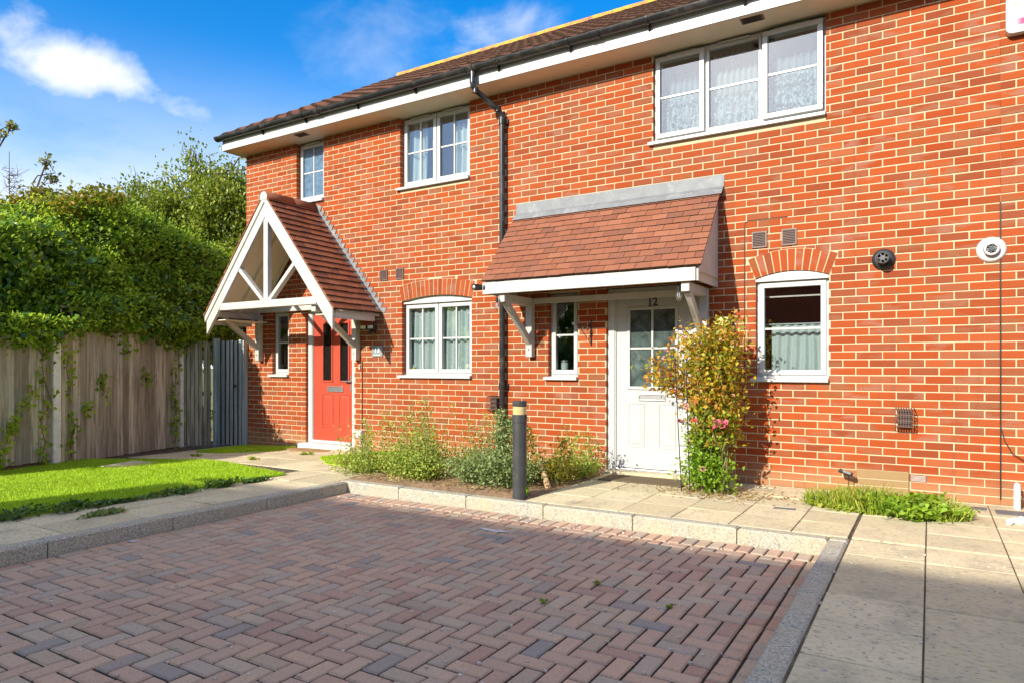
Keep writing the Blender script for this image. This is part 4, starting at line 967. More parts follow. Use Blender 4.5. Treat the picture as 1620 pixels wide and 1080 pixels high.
guard(-.272, -.128, .715, .935, 'rusty wire flue guard on the wall above the right-hand weeds'); guard(-4.765, -4.625, .730, .945, 'rusty wire flue guard beside the foot of the downpipe')
# stub pipe, tap-like fitting, slate and drain pieces
sp_ = thing('stub_pipe', (.624, -.14, .1), 'short pale grey plastic pipe stub standing by the wall corner', 'pipe')
MB().lathe([(.026, -.02), (.026, .20), (.022, .235), (.010, .245)], (.624, -.14, .09), 'z', 14).build('pipe', simple('pale_grey_pipe', (.66, .63, .55), .5), sp_, smooth=True)
MB().lathe([(.029, .12), (.029, .135)], (.624, -.14, .09), 'z', 14).build('collar', bpy.data.materials['pale_grey_pipe'], sp_)
tp = thing('garden_light', (-.68, -.12, .3), 'small broken solar garden light on a thin stake by meter cover', 'garden light')
MB().tube([(-.66, -.14, .10), (-.655, -.14, .30)], .004, 5).build('stake', BLACK, tp); MB().bar((-.74, -.14, .335), (-.62, -.14, .30), .07, .03).build('head', BLACK, tp, bevel=.006); MB().bar((-.70, -.155, .335), (-.635, -.155, .315), .05, .02).build('panel', STEEL, tp)
def plate(name, pts, z, th, mat, label, cat, loc=None):
    m = MB(); n = len(pts); m.add([(x_, y_, z) for x_, y_ in pts]+[(x_, y_, z+th) for x_, y_ in pts], [tuple(range(n-1, -1, -1)), tuple(range(n, 2*n))]+[(i, (i+1) % n, n+(i+1) % n, n+i) for i in range(n)])
    return tag(m.build(name, mat, bevel=.002), label, cat)
SLATE = simple('dark_slate', (.13, .135, .14), .6, .2, 10, .2)
plate('drain_cover', [(-1.14, -1.17), (-.97, -1.15), (-.97, -1.08), (-1.14, -1.10)], .108, .006, SLATE, 'small dark rectangular drain cover set in the path', 'drain cover')
plate('slate_offcut', [(.16, -.36), (.40, -.34), (.41, -.20), (.17, -.22)], .108, .008, SLATE, 'dark slate offcut lying flat by the wall beyond the weeds', 'slate')
plate('slate_offcut', [(.46, -.46), (.80, -.44), (.80, -.24), (.46, -.26)], .108, .008, SLATE, 'dark slate offcut under the pale pipe stub', 'slate')
PEB = simple('white_pebble', (.78, .75, .68), .7, .06)
for i in range(9):
    a, b = .50+random.uniform(0, .20), -.90+random.uniform(0, .33); r_ = random.uniform(.025, .045); m = MB()
    m.lathe([(r_*.35, -r_*.55), (r_*.85, -r_*.35), (r_, 0), (r_*.8, r_*.4), (r_*.3, r_*.58)], (0, 0, 0), 'z', 9)
    o = m.build('pebble', PEB, smooth=True); o.location = (a, b, .112+r_*.42); o.rotation_euler = (random.uniform(-.3, .3), random.uniform(-.3, .3), random.uniform(0, 3)); o.scale = (1.25, .9, .85)
    tag(o, 'white pebble in the little heap at the right edge', 'pebble', 'white pebbles at the right edge')
# mats
mt, t = material('dark_door_mat'); p = pos(t); st = t.n('ShaderNodeTexWave', {'Vector': p, 'Scale': 14.0, 'Distortion': 3.0, 'Detail': 2.0}).outputs[0]
finish(t, princ(t, t.mix(st, (.10, .08, .05, 1), (.24, .19, .12, 1)), .95, bump(t, t.noise(p, 260, 2), .9, .006)))
dm = plate('door_mat', [(-3.02, -.60), (-2.12, -.60), (-2.12, -.20), (-3.02, -.20)], .110, .012, mt, 'flat dark brown doormat in front of the white door', 'doormat')
mt2 = simple('tan_coir', (.36, .24, .12), .95, .2, 60, .8)
plate('door_mat', [(-7.70+.42*math.cos(t), -.36+.17*math.sin(t)) for t in np.linspace(0, 2*math.pi, 26)[:-1]], gz(-7.7)-.0, .014, mt2, 'oval tan coir doormat in front of the red door', 'doormat')
plate('manhole_cover', [(-8.70, -2.75), (-8.02, -2.68), (-8.20, -2.18), (-8.88, -2.25)], gz(-8.5)+.012, .02, SLAB, 'grey concrete inspection cover set in the lawn', 'cover')
# bollard light
bo = thing('bollard_light', (-3.228, -1.868, .1), 'dark grey cylindrical bollard light at front of the planting bed', 'bollard')
BOL = simple('charcoal_metal', (.045, .047, .048), .5, .2, 8, .1, ((.16, .14, .11), .5, 5.0))
MB().lathe([(.066, -.05), (.066, .70)], (-3.228, -1.868, .1), 'z', 28).build('post', BOL, bo, smooth=True)
MB().lathe([(.068, .702), (.070, .704), (.070, .770), (.066, .773)], (-3.228, -1.868, .1), 'z', 28).build('collar', BOL, bo, smooth=True)
MB().lathe([(.063, .774), (.063, .848)], (-3.228, -1.868, .1), 'z', 28).build('lens', simple('amber_lens', (.58, .48, .22), .12, .15, 9), bo, smooth=True)
MB().lathe([(.016, .774), (.050, .800), (.052, .803), (.016, .84)], (-3.228, -1.868, .1), 'z', 20).build('reflector', simple('pale_reflector', (.75, .70, .52), .3), bo, smooth=True)
MB().lathe([(.066, .849), (.067, .852), (.067, .892), (.060, .898)], (-3.228, -1.868, .1), 'z', 28).build('cap', BOL, bo, smooth=True)

# ------------------------------------------------------------------ curtains and things behind the glass
def curtain(name, x0, x1, z0, z1, y, amp, waves, mat, label, hem=0, group=None, tie=0):
    nx, nz = int(waves*10)+6, 10; V = []; F = []
    for j in range(nz+1):
        v = j/nz; zz = z0+(z1-z0)*v
        for i in range(nx+1):
            u = i/nx; xx = x0+(x1-x0)*(u if not tie else u*(1-tie*(1-v)))
            V.append((xx, y+amp*math.sin(u*waves*2*math.pi+.6*math.sin(v*3+u*5))*(1.15-.4*v), zz+(hem*math.sin(u*waves*2*math.pi) if j == 0 else 0)))
    F = [(j*(nx+1)+i, j*(nx+1)+i+1, (j+1)*(nx+1)+i+1, (j+1)*(nx+1)+i) for j in range(nz) for i in range(nx)]
    o = fast_mesh(name, V, F, mat, None, True); return tag(o, label, 'curtain', group)
curtain('net_curtain', -2.56, -2.06, 3.86, 4.30, .165, .018, 7, NET, 'lace net across bottom of the left part of the wide upper window', .0)
curtain('net_curtain', -2.03, -1.50, 3.86, 4.22, .165, .018, 7, NET, 'lace net across bottom of the middle part of the wide upper window', .0)
curtain('net_curtain', -1.46, -.93, 3.86, 4.34, .165, .018, 7, NET, 'lace net across bottom of the right part of the wide upper window', .0)
curtain('curtain', -2.50, -2.12, 4.02, 4.56, .20, .022, 6, DRAPE, 'gathered pale drape in left part of the wide upper window')
curtain('curtain', -2.04, -1.49, 3.90, 4.66, .20, .02, 9, SHEER, 'bright white drape in middle part of the wide upper window')
curtain('curtain', -1.38, -.96, 4.02, 4.50, .20, .022, 6, DRAPE, 'gathered pale drape in right part of the wide upper window')
curtain('blind', -2.58, -.90, 3.84, 4.70, .27, .01, 5, NETP, 'blue-grey cloth hung behind the lace of the wide upper window')
curtain('net_curtain', -1.40, -.90, 1.25, 1.735, .16, .016, 6, CAFE, 'white cafe net curtain across lower half of the small kitchen window', .012)
tag(MB().tube([(-1.47, .15, 1.745), (-.88, .15, 1.745)], .007, 6).build('curtain_rod', PVC), 'white rod holding the cafe net curtain', 'rod')
tag(MB().box(-1.50, -.86, .155, .162, 2.02, 2.035).build('blind_rail', simple('pink_white_rail', (.7, .55, .5))), 'thin pale blind rail high behind the small kitchen window', 'rail')
curtain('curtain', -6.20, -5.67, 1.22, 2.14, .16, .022, 5, CURT, 'pale dotted curtain in left light of the arched two-light window')
curtain('curtain', -5.64, -5.11, 1.22, 2.14, .16, .022, 5, CURT, 'pale dotted curtain in right light of the arched two-light window')
curtain('curtain', -6.21, -5.93, 3.83, 4.70, .17, .03, 3, CURT, 'pale curtain at left of the upper two-light window')
curtain('curtain', -5.88, -5.72, 3.83, 4.45, .22, .02, 2, CURT, 'narrow pale curtain left of centre in the upper two-light window')
curtain('curtain', -5.46, -5.14, 3.83, 4.55, .17, .03, 4, CURT, 'pale curtain at right of the upper two-light window')
b_ = thing('storage_jar', (-3.80, .16, 1.22), 'white jar standing inside the narrow window by the white door', 'jar'); MB().lathe([(.045, 0), (.048, .01), (.048, .13), (.04, .14)], (-3.80, .17, 1.225), 'z', 16).build('body', PVC, b_, smooth=True); MB().lathe([(.050, .142), (.050, .165), (.02, .17)], (-3.80, .17, 1.225), 'z', 16).build('lid', STEEL, b_, smooth=True)
b_ = thing('plant_pot', (-6.16, .15, 1.22), 'small yellow tub on the inner sill of the arched two-light window', 'pot'); MB().lathe([(.030, 0), (.040, .075), (.043, .08), (.036, .08)], (-6.15, .155, 1.225), 'z', 14).build('tub', simple('yellow_tub', (.7, .55, .15)), b_, smooth=True); MB().lathe([(.028, .0), (.028, .03), (.01, .04)], (-6.15, .155, 1.306), 'z', 12).build('top', PVC, b_, smooth=True)

# ------------------------------------------------------------------ foliage tools
def unit(v): return v/np.maximum(1e-9, np.linalg.norm(v, axis=1))[:, None]
def leafcloud(P, size, droop=.3, width=.36, up=.35, out=None, fold=.10, pointy=True):
    n = len(P); size = np.broadcast_to(size, (n,)) if np.ndim(size) else np.full(n, size)
    size = size*rng.uniform(.65, 1.25, n)
    nr = rng.normal(size=(n, 3)); nr[:, 2] += up*2.2
    if out is not None: nr += out*1.5
    nr = unit(nr); t = rng.normal(size=(n, 3)); t[:, 2] -= droop*2.5
    t = unit(t-nr*(t*nr).sum(1)[:, None]); b = np.cross(nr, t); s = size[:, None]
    base = P-t*s*.5; tip = P+t*s*.5-nr*s*.12; mid = P-t*s*.08
    L = mid+b*s*width+nr*s*fold; R = mid-b*s*width+nr*s*fold
    V = np.stack([base, R, tip, L], 1).reshape(-1, 3)
    i = np.arange(n)[:, None]*4; F = np.concatenate([i+[0, 1, 2], i+[0, 2, 3]], 1).reshape(-1, 3)
    return V, F
def lumps_points(L, n, shell=(.72, 1.06), cl=10, spread=.10):
    """points in clusters near the skin of overlapping ellipsoids"""
    L = np.array(L, float); area = (L[:, 3]*L[:, 4]+L[:, 4]*L[:, 5]+L[:, 3]*L[:, 5]); k = rng.choice(len(L), n//cl*2, p=area/area.sum())
    d = unit(rng.normal(size=(len(k), 3))); r = rng.uniform(*shell, len(k))[:, None]
    C = L[k, :3]+d*L[k, 3:6]*r
    ins = np.zeros(len(C), bool)
    for q in L: ins |= ((((C-q[:3])/q[3:6])**2).sum(1) < shell[0]**2*.9)
    C = C[~ins]; d = d[~ins]
    if len(C) > n//cl: C, d = C[:n//cl], d[:n//cl]
    P = np.repeat(C, cl, 0)+rng.normal(size=(len(C)*cl, 3))*spread; return P, np.repeat(d, cl, 0)
def limb(mb, a, b, r0, r1, wob=.06, seg=5, n=6):
    a, b = Vector(a), Vector(b); pts = []; rs = []
    for i in range(seg+1):
        u = i/seg; p = a.lerp(b, u)
        if 0 < i < seg: p += Vector((random.gauss(0, wob), random.gauss(0, wob), random.gauss(0, wob*.5)))
        pts.append(p); rs.append(r0+(r1-r0)*u)
    mb.tube(pts, rs, n); return pts

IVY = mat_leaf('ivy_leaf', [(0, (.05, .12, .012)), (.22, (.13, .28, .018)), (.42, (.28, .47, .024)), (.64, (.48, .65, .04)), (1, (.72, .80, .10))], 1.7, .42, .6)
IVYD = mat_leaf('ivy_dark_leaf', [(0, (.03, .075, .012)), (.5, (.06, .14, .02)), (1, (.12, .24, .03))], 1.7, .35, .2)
BIRCH = mat_leaf('birch_leaf', [(0, (.06, .10, .014)), (.35, (.14, .20, .02)), (.7, (.32, .37, .04)), (1, (.50, .50, .08))], .9, .35, .35)
AUTUMN = mat_leaf('turning_leaf', [(0, (.08, .10, .015)), (.4, (.20, .20, .02)), (.75, (.42, .27, .03)), (1, (.50, .20, .03))], 2.2, .4, .35)
ROSE = mat_leaf('rose_leaf', [(0, (.09, .13, .015)), (.22, (.24, .27, .025)), (.40, (.50, .42, .03)), (.58, (.58, .31, .03)), (.78, (.46, .15, .035)), (1, (.27, .06, .03))], 2.0, .38, .35)
ROSEL = mat_leaf('rose_low_leaf', [(0, (.08, .17, .015)), (.5, (.20, .36, .02)), (1, (.42, .56, .06))], 3.0, .4, .35)
WEED = mat_leaf('weed_leaf', [(0, (.14, .20, .03)), (.4, (.28, .38, .05)), (.75, (.46, .50, .09)), (1, (.62, .54, .14))], 3.0, .5, .3)
WEEDG = mat_leaf('grey_green_leaf', [(0, (.10, .15, .05)), (.5, (.22, .30, .10)), (1, (.42, .48, .22))], 3.0, .5, .3)
DRYM = mat_leaf('dry_leaf', [(0, (.20, .10, .05)), (.5, (.38, .24, .10)), (1, (.55, .42, .20))], 3.0, .7, .2)
GRASSB = mat_leaf('turf_blade', [(0, (.26, .44, .010)), (.5, (.42, .62, .018)), (1, (.58, .74, .05))], 1.2, .55, .3)
GRASSW = mat_leaf('wild_grass_blade', [(0, (.10, .20, .015)), (.4, (.24, .36, .03)), (.75, (.45, .44, .06)), (1, (.60, .46, .14))], 4.0, .5, .3)

# ------------------------------------------------------------------ fence and gate
FP = [Vector((-9.40, -4.89, 0)), Vector((-10.0, -2.70, 0)), Vector((-10.6, -.51, 0)), Vector((-10.20, -.13, 0))]
fence = thing('fence', (-9.2, -3, .03), 'weathered closeboard timber fence with concrete posts on the left', 'fence')
def gf(x, y): return gz(x)-.02
for i, (p, zt) in enumerate(((FP[0], 1.80), (FP[1], 1.76), (FP[2], 2.12))):
    MB().box(-.06, .085, -.055, .055, -.3, zt-.0).build('post', CONC, fence, bevel=.008, M=Matrix.Translation((p.x, p.y, 0)) @ Matrix.Rotation(math.atan2(.60, 2.19), 4, 'Z'))
bmesh_cache = {}; BEDGE = simple('dark_board_edge', (.07, .055, .04), .9, .3, 20)
def boards(a, b, z0, z1, n, off=.03, mat=FENCE, parent=fence, inset=.06):
    d = (b-a); ln = d.length; d.normalize(); nrm = Vector((-d.y, d.x, 0)); nrm = nrm if nrm.dot(Vector((1, -.6, 0))) > 0 else -nrm
    rz = math.atan2(d.y, d.x); w_ = (ln-2*inset)/n
    for k in range(n):
        c = a+d*(inset+w_*(k+.5)); hh = z1+random.uniform(-.012, .012)
        key = (round(w_, 3), mat.name)
        if key not in bmesh_cache:
            m = MB(); q = w_*.53     # feather edged: one side thicker
            m.add([(-q, .012, 0), (q, .004, 0), (q, -.030, 0), (-q, .002, 0), (-q, .012, 1), (q, .004, 1), (q, -.030, 1), (-q, .002, 1)], [(0,3,2,1),(4,5,6,7),(0,1,5,4),(1,2,6,5),(2,3,7,6),(3,0,4,7)])
            me = m.mesh('board'); me.materials.append(mat); me.materials.append(BEDGE); me.polygons[3].material_index = 1; me.polygons[5].material_index = 1; bmesh_cache[key] = me
        o = link_mesh('board', bmesh_cache[key], parent); zb = z0+random.uniform(0, .01)
        sgn = 1 if nrm.dot(Vector((d.y, -d.x, 0))) > 0 else -1
        o.matrix_basis = Matrix.Translation((c.x+nrm.x*(off-random.uniform(0, .006)), c.y+nrm.y*(off-random.uniform(0, .006)), zb)) @ Matrix.Rotation(rz+(0 if sgn > 0 else math.pi), 4, 'Z') @ Matrix.Rotation(random.gauss(0, .006), 4, 'Y') @ Matrix.Diagonal((1, 1, hh-zb, 1))
    for zz in (z0+.25, (z0+z1)/2, z1-.2): MB().bar(a+d*inset+Vector((0, 0, zz))-nrm*.01, b-d*inset+Vector((0, 0, zz))-nrm*.01, .04, .07).build('rail', mat, parent)
boards(FP[0], FP[1], .07, 1.72, 21); boards(FP[1], FP[2], .0, 1.80, 21); boards(FP[2], FP[3], .0, 1.73, 7)
for a, b, z0 in ((FP[0], FP[1], -.07), (FP[1], FP[2], -.12)):
    d = (b-a).normalized(); MB().bar(a+d*.06+Vector((0, 0, z0+.07)), b-d*.06+Vector((0, 0, z0+.07)), .04, .15).build('gravel_board', SOIL if False else simple('brown_gravel_board', (.17, .11, .07), .9, .2, 10, .3) if 'brown_gravel_board' not in bpy.data.materials else bpy.data.materials['brown_gravel_board'], fence)
TREL = simple('trellis_batten', (.52, .42, .28), .8, .15, 12, .2)
a, b = FP[1], FP[2]; d = (b-a).normalized()
for zz in (1.84, 1.98, 2.12): MB().bar(a+d*.08+Vector((.03, 0, zz)), b-d*.08+Vector((.03, 0, zz)), .014, .024).build('trellis_batten', TREL, fence)
for k in range(14): c = a+d*(.10+k*.158); MB().bar(c+Vector((.04, 0, 1.80)), c+Vector((.04, 0, 2.14)), .012, .024).build('trellis_batten', TREL, fence)
gate = thing('gate', (-9.8, -.13, .03), 'grey-blue timber boarded side gate between fence and house corner', 'gate')
boards(Vector((-10.13, -.12, 0)), Vector((-9.570, -.05, 0)), .03, 1.745, 6, .02, GATEW, gate, .0)
MB().box(-10.20, -10.13, -.17, -.08, -.05, 1.78).build('post', GATEW, gate, bevel=.006)
MB().box(-9.60, -9.52, -.085, -.004, -.05, 1.74).build('post', GATEW, gate, bevel=.006)
MB().lathe([(.012, 0), (.03, .01), (.012, .02)], (-9.65, -.14, 1.0), 'y', 12).build('latch', BLACK, gate)

# ------------------------------------------------------------------ ivy hedge over the fence
def along(u, back, z): p = FP[0].lerp(FP[2], u); return (p.x-back*.964, p.y-back*.264, z)
lum = []
def lp_(u, back, z, rx, ry, rz): q = along(u, back, z); lum.append((q[0], q[1], q[2], rx, ry, rz))
for u, back, top in ((-0.2, 2.0, 3.02), (0.0, 1.7, 3.13), (0.18, 1.5, 3.24), (0.34, 1.3, 3.34), (0.48, 1.15, 3.43), (0.62, 1.0, 3.65), (0.76, 0.9, 3.89), (0.88, 0.85, 3.98), (1.0, 0.75, 3.87), (1.12, 0.7, 3.70), (1.24, 0.7, 3.62), (1.38, 0.7, 3.5), (1.52, 0.7, 3.4)):
    lp_(u, back, 2.30, .70, .80, .85); lp_(u+.05, back+.25, top-.62, .72, .82, .64); lp_(u+.02, back*.55, 1.95, .60, .55, .50)
for u in np.linspace(-.1, 1.20, 15): lp_(u, .04, 1.92+.10*math.sin(11*u)+(.12 if u > .5 else 0), .36, .34, .27)
for u, hh in ((.36, 2.15), (.55, 2.15), (.70, 2.25), (.80, 2.25), (.90, 2.2), (1.0, 2.2), (1.1, 2.2)): lp_(u, .5, hh, .42, .42, .36)
for _ in range(60):
    u = random.uniform(-.05, 1.25); bk = random.uniform(.0, .75); lp_(u, bk, 2.1+bk*1.5+random.uniform(-.15, .25), random.uniform(.16, .30), random.uniform(.16, .30), random.uniform(.13, .22))
for _ in range(18):
    u = random.uniform(-.1, 1.1); lp_(u, random.uniform(.7, 1.3)+.5*(1-u), random.uniform(2.4, 2.75+.5*max(0, u)), random.uniform(.25, .45), random.uniform(.25, .45), random.uniform(.2, .36))
def trimmed(P, d):     # the hedge is cut back clear of the light that reaches the end house
    xw = P[:, 0]-.235*P[:, 1]; zw = P[:, 2]+.53*P[:, 1]; k = (xw < -9.28+rng.normal(0, .06, len(P))) | (zw < .12) | (P[:, 2] < 1.98); return P[k], d[k]
hedge = thing('ivy_hedge', (-9.6, -2.6, .03), 'dense bushy mass of ivy spilling over the top of the fence', 'hedge')
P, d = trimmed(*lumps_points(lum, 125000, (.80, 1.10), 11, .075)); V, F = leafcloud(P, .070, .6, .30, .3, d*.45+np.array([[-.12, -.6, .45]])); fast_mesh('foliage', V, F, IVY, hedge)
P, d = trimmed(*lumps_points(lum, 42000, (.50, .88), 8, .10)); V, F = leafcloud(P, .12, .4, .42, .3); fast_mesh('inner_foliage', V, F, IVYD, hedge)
m = MB()
for k in range(26):
    u = random.uniform(-.1, 1.1); bk = .9+.8*(1-u); a = along(u, bk, .05); b = along(u+random.uniform(-.1, .1), bk+.2, random.uniform(2.2, 2.7)); limb(m, a, b, .028, .010, .07)
m.build('stem', BARK, hedge)
# trailing ivy on the fence boards
ivn = 0
def trail(u0, z0, u1, z1, n, label, off=.07):
    a = Vector(along(u0, -off, z0)); b = Vector(along(u1, -off, z1)); t_ = thing('climbing_ivy', (a.x, a.y, z0), label, 'ivy', 'ivy strands on the fence')
    m = MB(); pts = limb(m, a, b, .006, .003, .05, 6, 5); m.build('stem', BARK, t_)
    k = rng.integers(0, 6, n); f_ = rng.uniform(0, 1, n)[:, None]; PP_ = np.array([tuple(q) for q in pts]); Q = PP_[k]*(1-f_)+PP_[k+1]*f_+rng.normal(size=(n, 3))*[.05, .05, .05]+np.array([.03, -.01, 0])
    V, F = leafcloud(Q, .066, .5, .40, .1, np.tile([[.9, -.2, .2]], (n, 1))); fast_mesh('foliage', V, F, IVY, t_)
trail(.45, .05, .46, 1.7, 80, 'ivy climbing just left of the middle concrete fence post', .09); trail(.545, .05, .535, 1.5, 95, 'ivy climbing the right side of the middle concrete post', .09)
trail(.30, .0, .38, .55, 130, 'ivy clump at foot of the left fence panel'); trail(.36, .5, .42, 1.05, 60, 'small ivy strand on the left fence panel')
trail(.655, .9, .675, 1.22, 40, 'ivy tuft on the boards of the middle fence panel'); trail(.60, .72, .61, .80, 24, 'tiny ivy sprig low on the middle fence panel'); trail(.74, 1.50, .745, 1.55, 18, 'tiny bright ivy sprig high on the middle fence panel')
trail(.955, .05, .965, 1.75, 110, 'ivy beside the far concrete post near the gate', .09); trail(.83, 1.12, .84, 1.2, 24, 'dark ivy sprig mid height on the middle panel'); trail(1.08, .30, 1.13, .55, 120, 'ivy clump low on the short panel beside the gate'); trail(1.22, .9, 1.27, 1.05, 40, 'ivy sprig between short panel and gate')

# ------------------------------------------------------------------ trees behind the fence
def tree(name, base, label, crown, nleaf, lsz, mat, trunk_r=.09, droop=.6, extra=None, cl=9, spread=.13, shell=(.35, 1.05)):
    t_ = thing(name, base, label, 'tree'); m = MB(); C = np.array(crown)
    top = C[np.argmax(C[:, 2])]; pts = limb(m, base, (top[0], top[1], top[2]), trunk_r, .015, .10, 8, 8)
    for c in crown:
        j = min(range(len(pts)), key=lambda i: abs(pts[i].z-(c[2]-.8))); limb(m, pts[j], (c[0], c[1], c[2]+c[5]*.5), trunk_r*.4, .008, .08, 5)
        for _ in range(3): limb(m, (c[0], c[1], c[2]-.1), (c[0]+random.uniform(-1, 1)*c[3], c[1]+random.uniform(-1, 1)*c[4], c[2]+random.uniform(.1, 1)*c[5]), .012, .004, .05, 4, 5)
    m.build('trunk', BARK, t_); P, d = lumps_points(crown, nleaf, shell, cl, spread)
    V, F = leafcloud(P, lsz, droop, .30, .25); fast_mesh('crown', V, F, mat, t_); return t_
cr = []
for _ in range(60):
    a = random.uniform(-1.55, 1.9); h = random.uniform(2.2, 5.25-.18*abs(a-.2)**1.5); cr.append((-13.75+a*.80, 1.9+a*.45+random.uniform(-.6, .6), h, random.uniform(.35, .55), random.uniform(.35, .55), random.uniform(.45, .75)))
for px_, hh in ((-1.45, 5.5), (-1.1, 5.3), (-.75, 5.65), (-.15, 6.2), (.05, 5.9), (.35, 5.8), (.9, 5.8), (1.4, 6.0), (1.9, 5.9)): cr.append((-13.75+px_*.8, 1.9+px_*.45, hh-.35, .13, .13, .55))
tree('birch_tree', (-13.7, 2.0, -.05), 'loose leafy pale green tree rising beyond the hedge beside the house corner', cr, 60000, .085, BIRCH, .11, .9, cl=7, spread=.11, shell=(.2, 1.05))
ox, oy = -14.4, -.85
cr = [(ox-.1, oy, 4.0, .35, .35, .25), (ox-.25, oy-.3, 4.35, .38, .38, .13), (ox+.3, oy+.4, 4.30, .38, .38, .13), (ox, oy, 4.55, .34, .34, .12), (ox+.45, oy+.6, 4.05, .30, .30, .12), (ox+.05, oy+.1, 4.90, .13, .13, .09), (ox+.02, oy+.05, 5.22, .08, .08, .07)]
tree('young_oak', (ox, oy, -.05), 'small tree with yellowing leaf tiers poking above the hedge', cr, 3000, .085, AUTUMN, .035, .3, cl=7, spread=.06, shell=(.3, 1))
# bare dead conifer
bx_, by_ = -14.95, -1.19; bt = thing('bare_tree', (bx_, by_, -.05), 'bare dead conifer top with fine twigs above the hedge at far left', 'tree'); m = MB()
limb(m, (bx_, by_, -.05), (bx_, by_, 5.4), .04, .005, .015, 10)
for k in range(60):
    zz = random.uniform(3.4, 5.0); t = random.uniform(0, 6.28); ln = .85*(5.35-zz)/1.7*random.uniform(.5, 1.1); e = Vector((bx_+ln*math.cos(t), by_+ln*math.sin(t), zz+ln*random.uniform(.05, .4))); pts = limb(m, (bx_, by_, zz), e, .007, .003, .03, 4, 4)
    for _ in range(3):
        q = pts[random.choice((2, 3))]; limb(m, q, q+Vector((random.uniform(-.2, .2), random.uniform(-.2, .2), random.uniform(.0, .2))), .004, .002, .01, 2, 3)
m.build('trunk', BARK, bt)
cr = [(-15.9, -2.75, 5.2, .5, .6, .4), (-15.6, -2.3, 5.5, .4, .4, .3), (-15.35, -1.75, 5.70, .22, .22, .12), (-15.12, -1.33, 5.74, .15, .15, .10), (-15.02, -1.12, 5.92, .09, .09, .07)]
tree('young_oak', (-16.2, -3.1, -.05), 'tree at the left edge of which only a leafy twig tip shows', cr, 2200, .085, AUTUMN, .03, .3, cl=7, spread=.05, shell=(.2, 1))
# patch of turning leaves on top of the hedge
cr = [along(.80, .95, 3.88)+(.32, .3, .16), along(.70, .95, 3.68)+(.28, .28, .14), along(.88, .95, 4.0)+(.25, .25, .14), along(.66, .75, 3.15)+(.20, .20, .12)]
vt = thing('creeper', along(.7, .6, .03), 'orange-tinged creeper leaves on the crown of the ivy hedge', 'creeper'); P, d = lumps_points(cr, 1500, (.7, 1.15), 8, .06); V, F = leafcloud(P, .085, .4, .36, .6); fast_mesh('foliage', V, F, AUTUMN, vt); m = MB(); limb(m, along(.7, .4, .05), along(.80, .95, 3.8), .02, .006, .05); m.build('stem', BARK, vt)

# ------------------------------------------------------------------ lawns
def inpoly(x, y, poly):
    c = np.zeros(len(x), bool); j = len(poly)-1
    for i in range(len(poly)):
        xi, yi = poly[i]; xj, yj = poly[j]; c ^= ((yi > y) != (yj > y)) & (x < (xj-xi)*(y-yi)/(yj-yi+1e-12)+xi); j = i
    return c
gzv = lambda x: .11-.105*np.clip((-7.4-x)/2.4, 0, 1)
def lawn(poly, n, label):
    cx_ = sum(p[0] for p in poly)/len(poly); cy_ = sum(p[1] for p in poly)/len(poly)
    edge = []
    for i in range(len(poly)):
        a, b = Vector(poly[i]), Vector(poly[(i+1) % len(poly)]); k = max(1, int((b-a).length/.08))
        for q in range(k):
            p = a.lerp(b, q/k); edge.append((p.x+random.gauss(0, .012), p.y+random.gauss(0, .012)))
    me = bpy.data.meshes.new('turf'); V = [(x_, y_, gz(x_)+.016) for x_, y_ in edge]; N = len(V)
    import bmesh; bm = bmesh.new(); vs = [bm.verts.new(v) for v in V]; bm.faces.new(vs); bmesh.ops.triangulate(bm, faces=bm.faces[:]); r = bmesh.ops.extrude_edge_only(bm, edges=[e for e in bm.edges if e.is_boundary])
    for v in [g_ for g_ in r['geom'] if isinstance(g_, bmesh.types.BMVert)]: v.co.z -= .04
    bmesh.ops.recalc_face_normals(bm, faces=bm.faces); bm.to_mesh(me); bm.free()
    tf = link_mesh('turf', me, None, TURF); tag(tf, label, kind='structure')
    xs = [p[0] for p in poly]; ys = [p[1] for p in poly]; x = rng.uniform(min(xs), max(xs), n*2); y = rng.uniform(min(ys), max(ys), n*2); k = inpoly(x, y, poly); x, y = x[k][:n], y[k][:n]; n = len(x)
    z = gzv(x)+.014; h = rng.uniform(.012, .034, n); t = rng.uniform(0, 6.28, n); w_ = rng.uniform(.003, .006, n); lx, ly = rng.normal(0, .012, n), rng.normal(0, .012, n)
    A = np.stack([x-w_*np.cos(t), y-w_*np.sin(t), z], 1); B = np.stack([x+w_*np.cos(t), y+w_*np.sin(t), z], 1); C = np.stack([x+lx, y+ly, z+h], 1)
    V = np.stack([A, B, C], 1).reshape(-1, 3); o = fast_mesh('grass', V, np.arange(3*n).reshape(-1, 3), GRASSB); tag(o, label, 'grass', kind='stuff')
lawn([(-6.24, -7.5), (-6.18, -4.8), (-6.10, -2.12), (-6.75, -2.02), (-8.06, -1.76), (-9.2, -1.98), (-10.05, -2.2), (-9.93, -2.75), (-9.33, -4.85), (-8.6, -7.5)], 190000, 'bright green artificial lawn left of the path')
lawn([(-9.5, -.95), (-8.85, -.98), (-8.22, -.52), (-8.25, -.10), (-9.5, -.12)], 14000, 'small bright strip of turf under the narrow window of the end house')
lawn([(-6.85, -.92), (-6.35, -1.28), (-5.45, -1.25), (-5.45, -.10), (-6.6, -.10), (-6.7, -.45)], 16000, 'small patch of turf between red door path and planting bed')

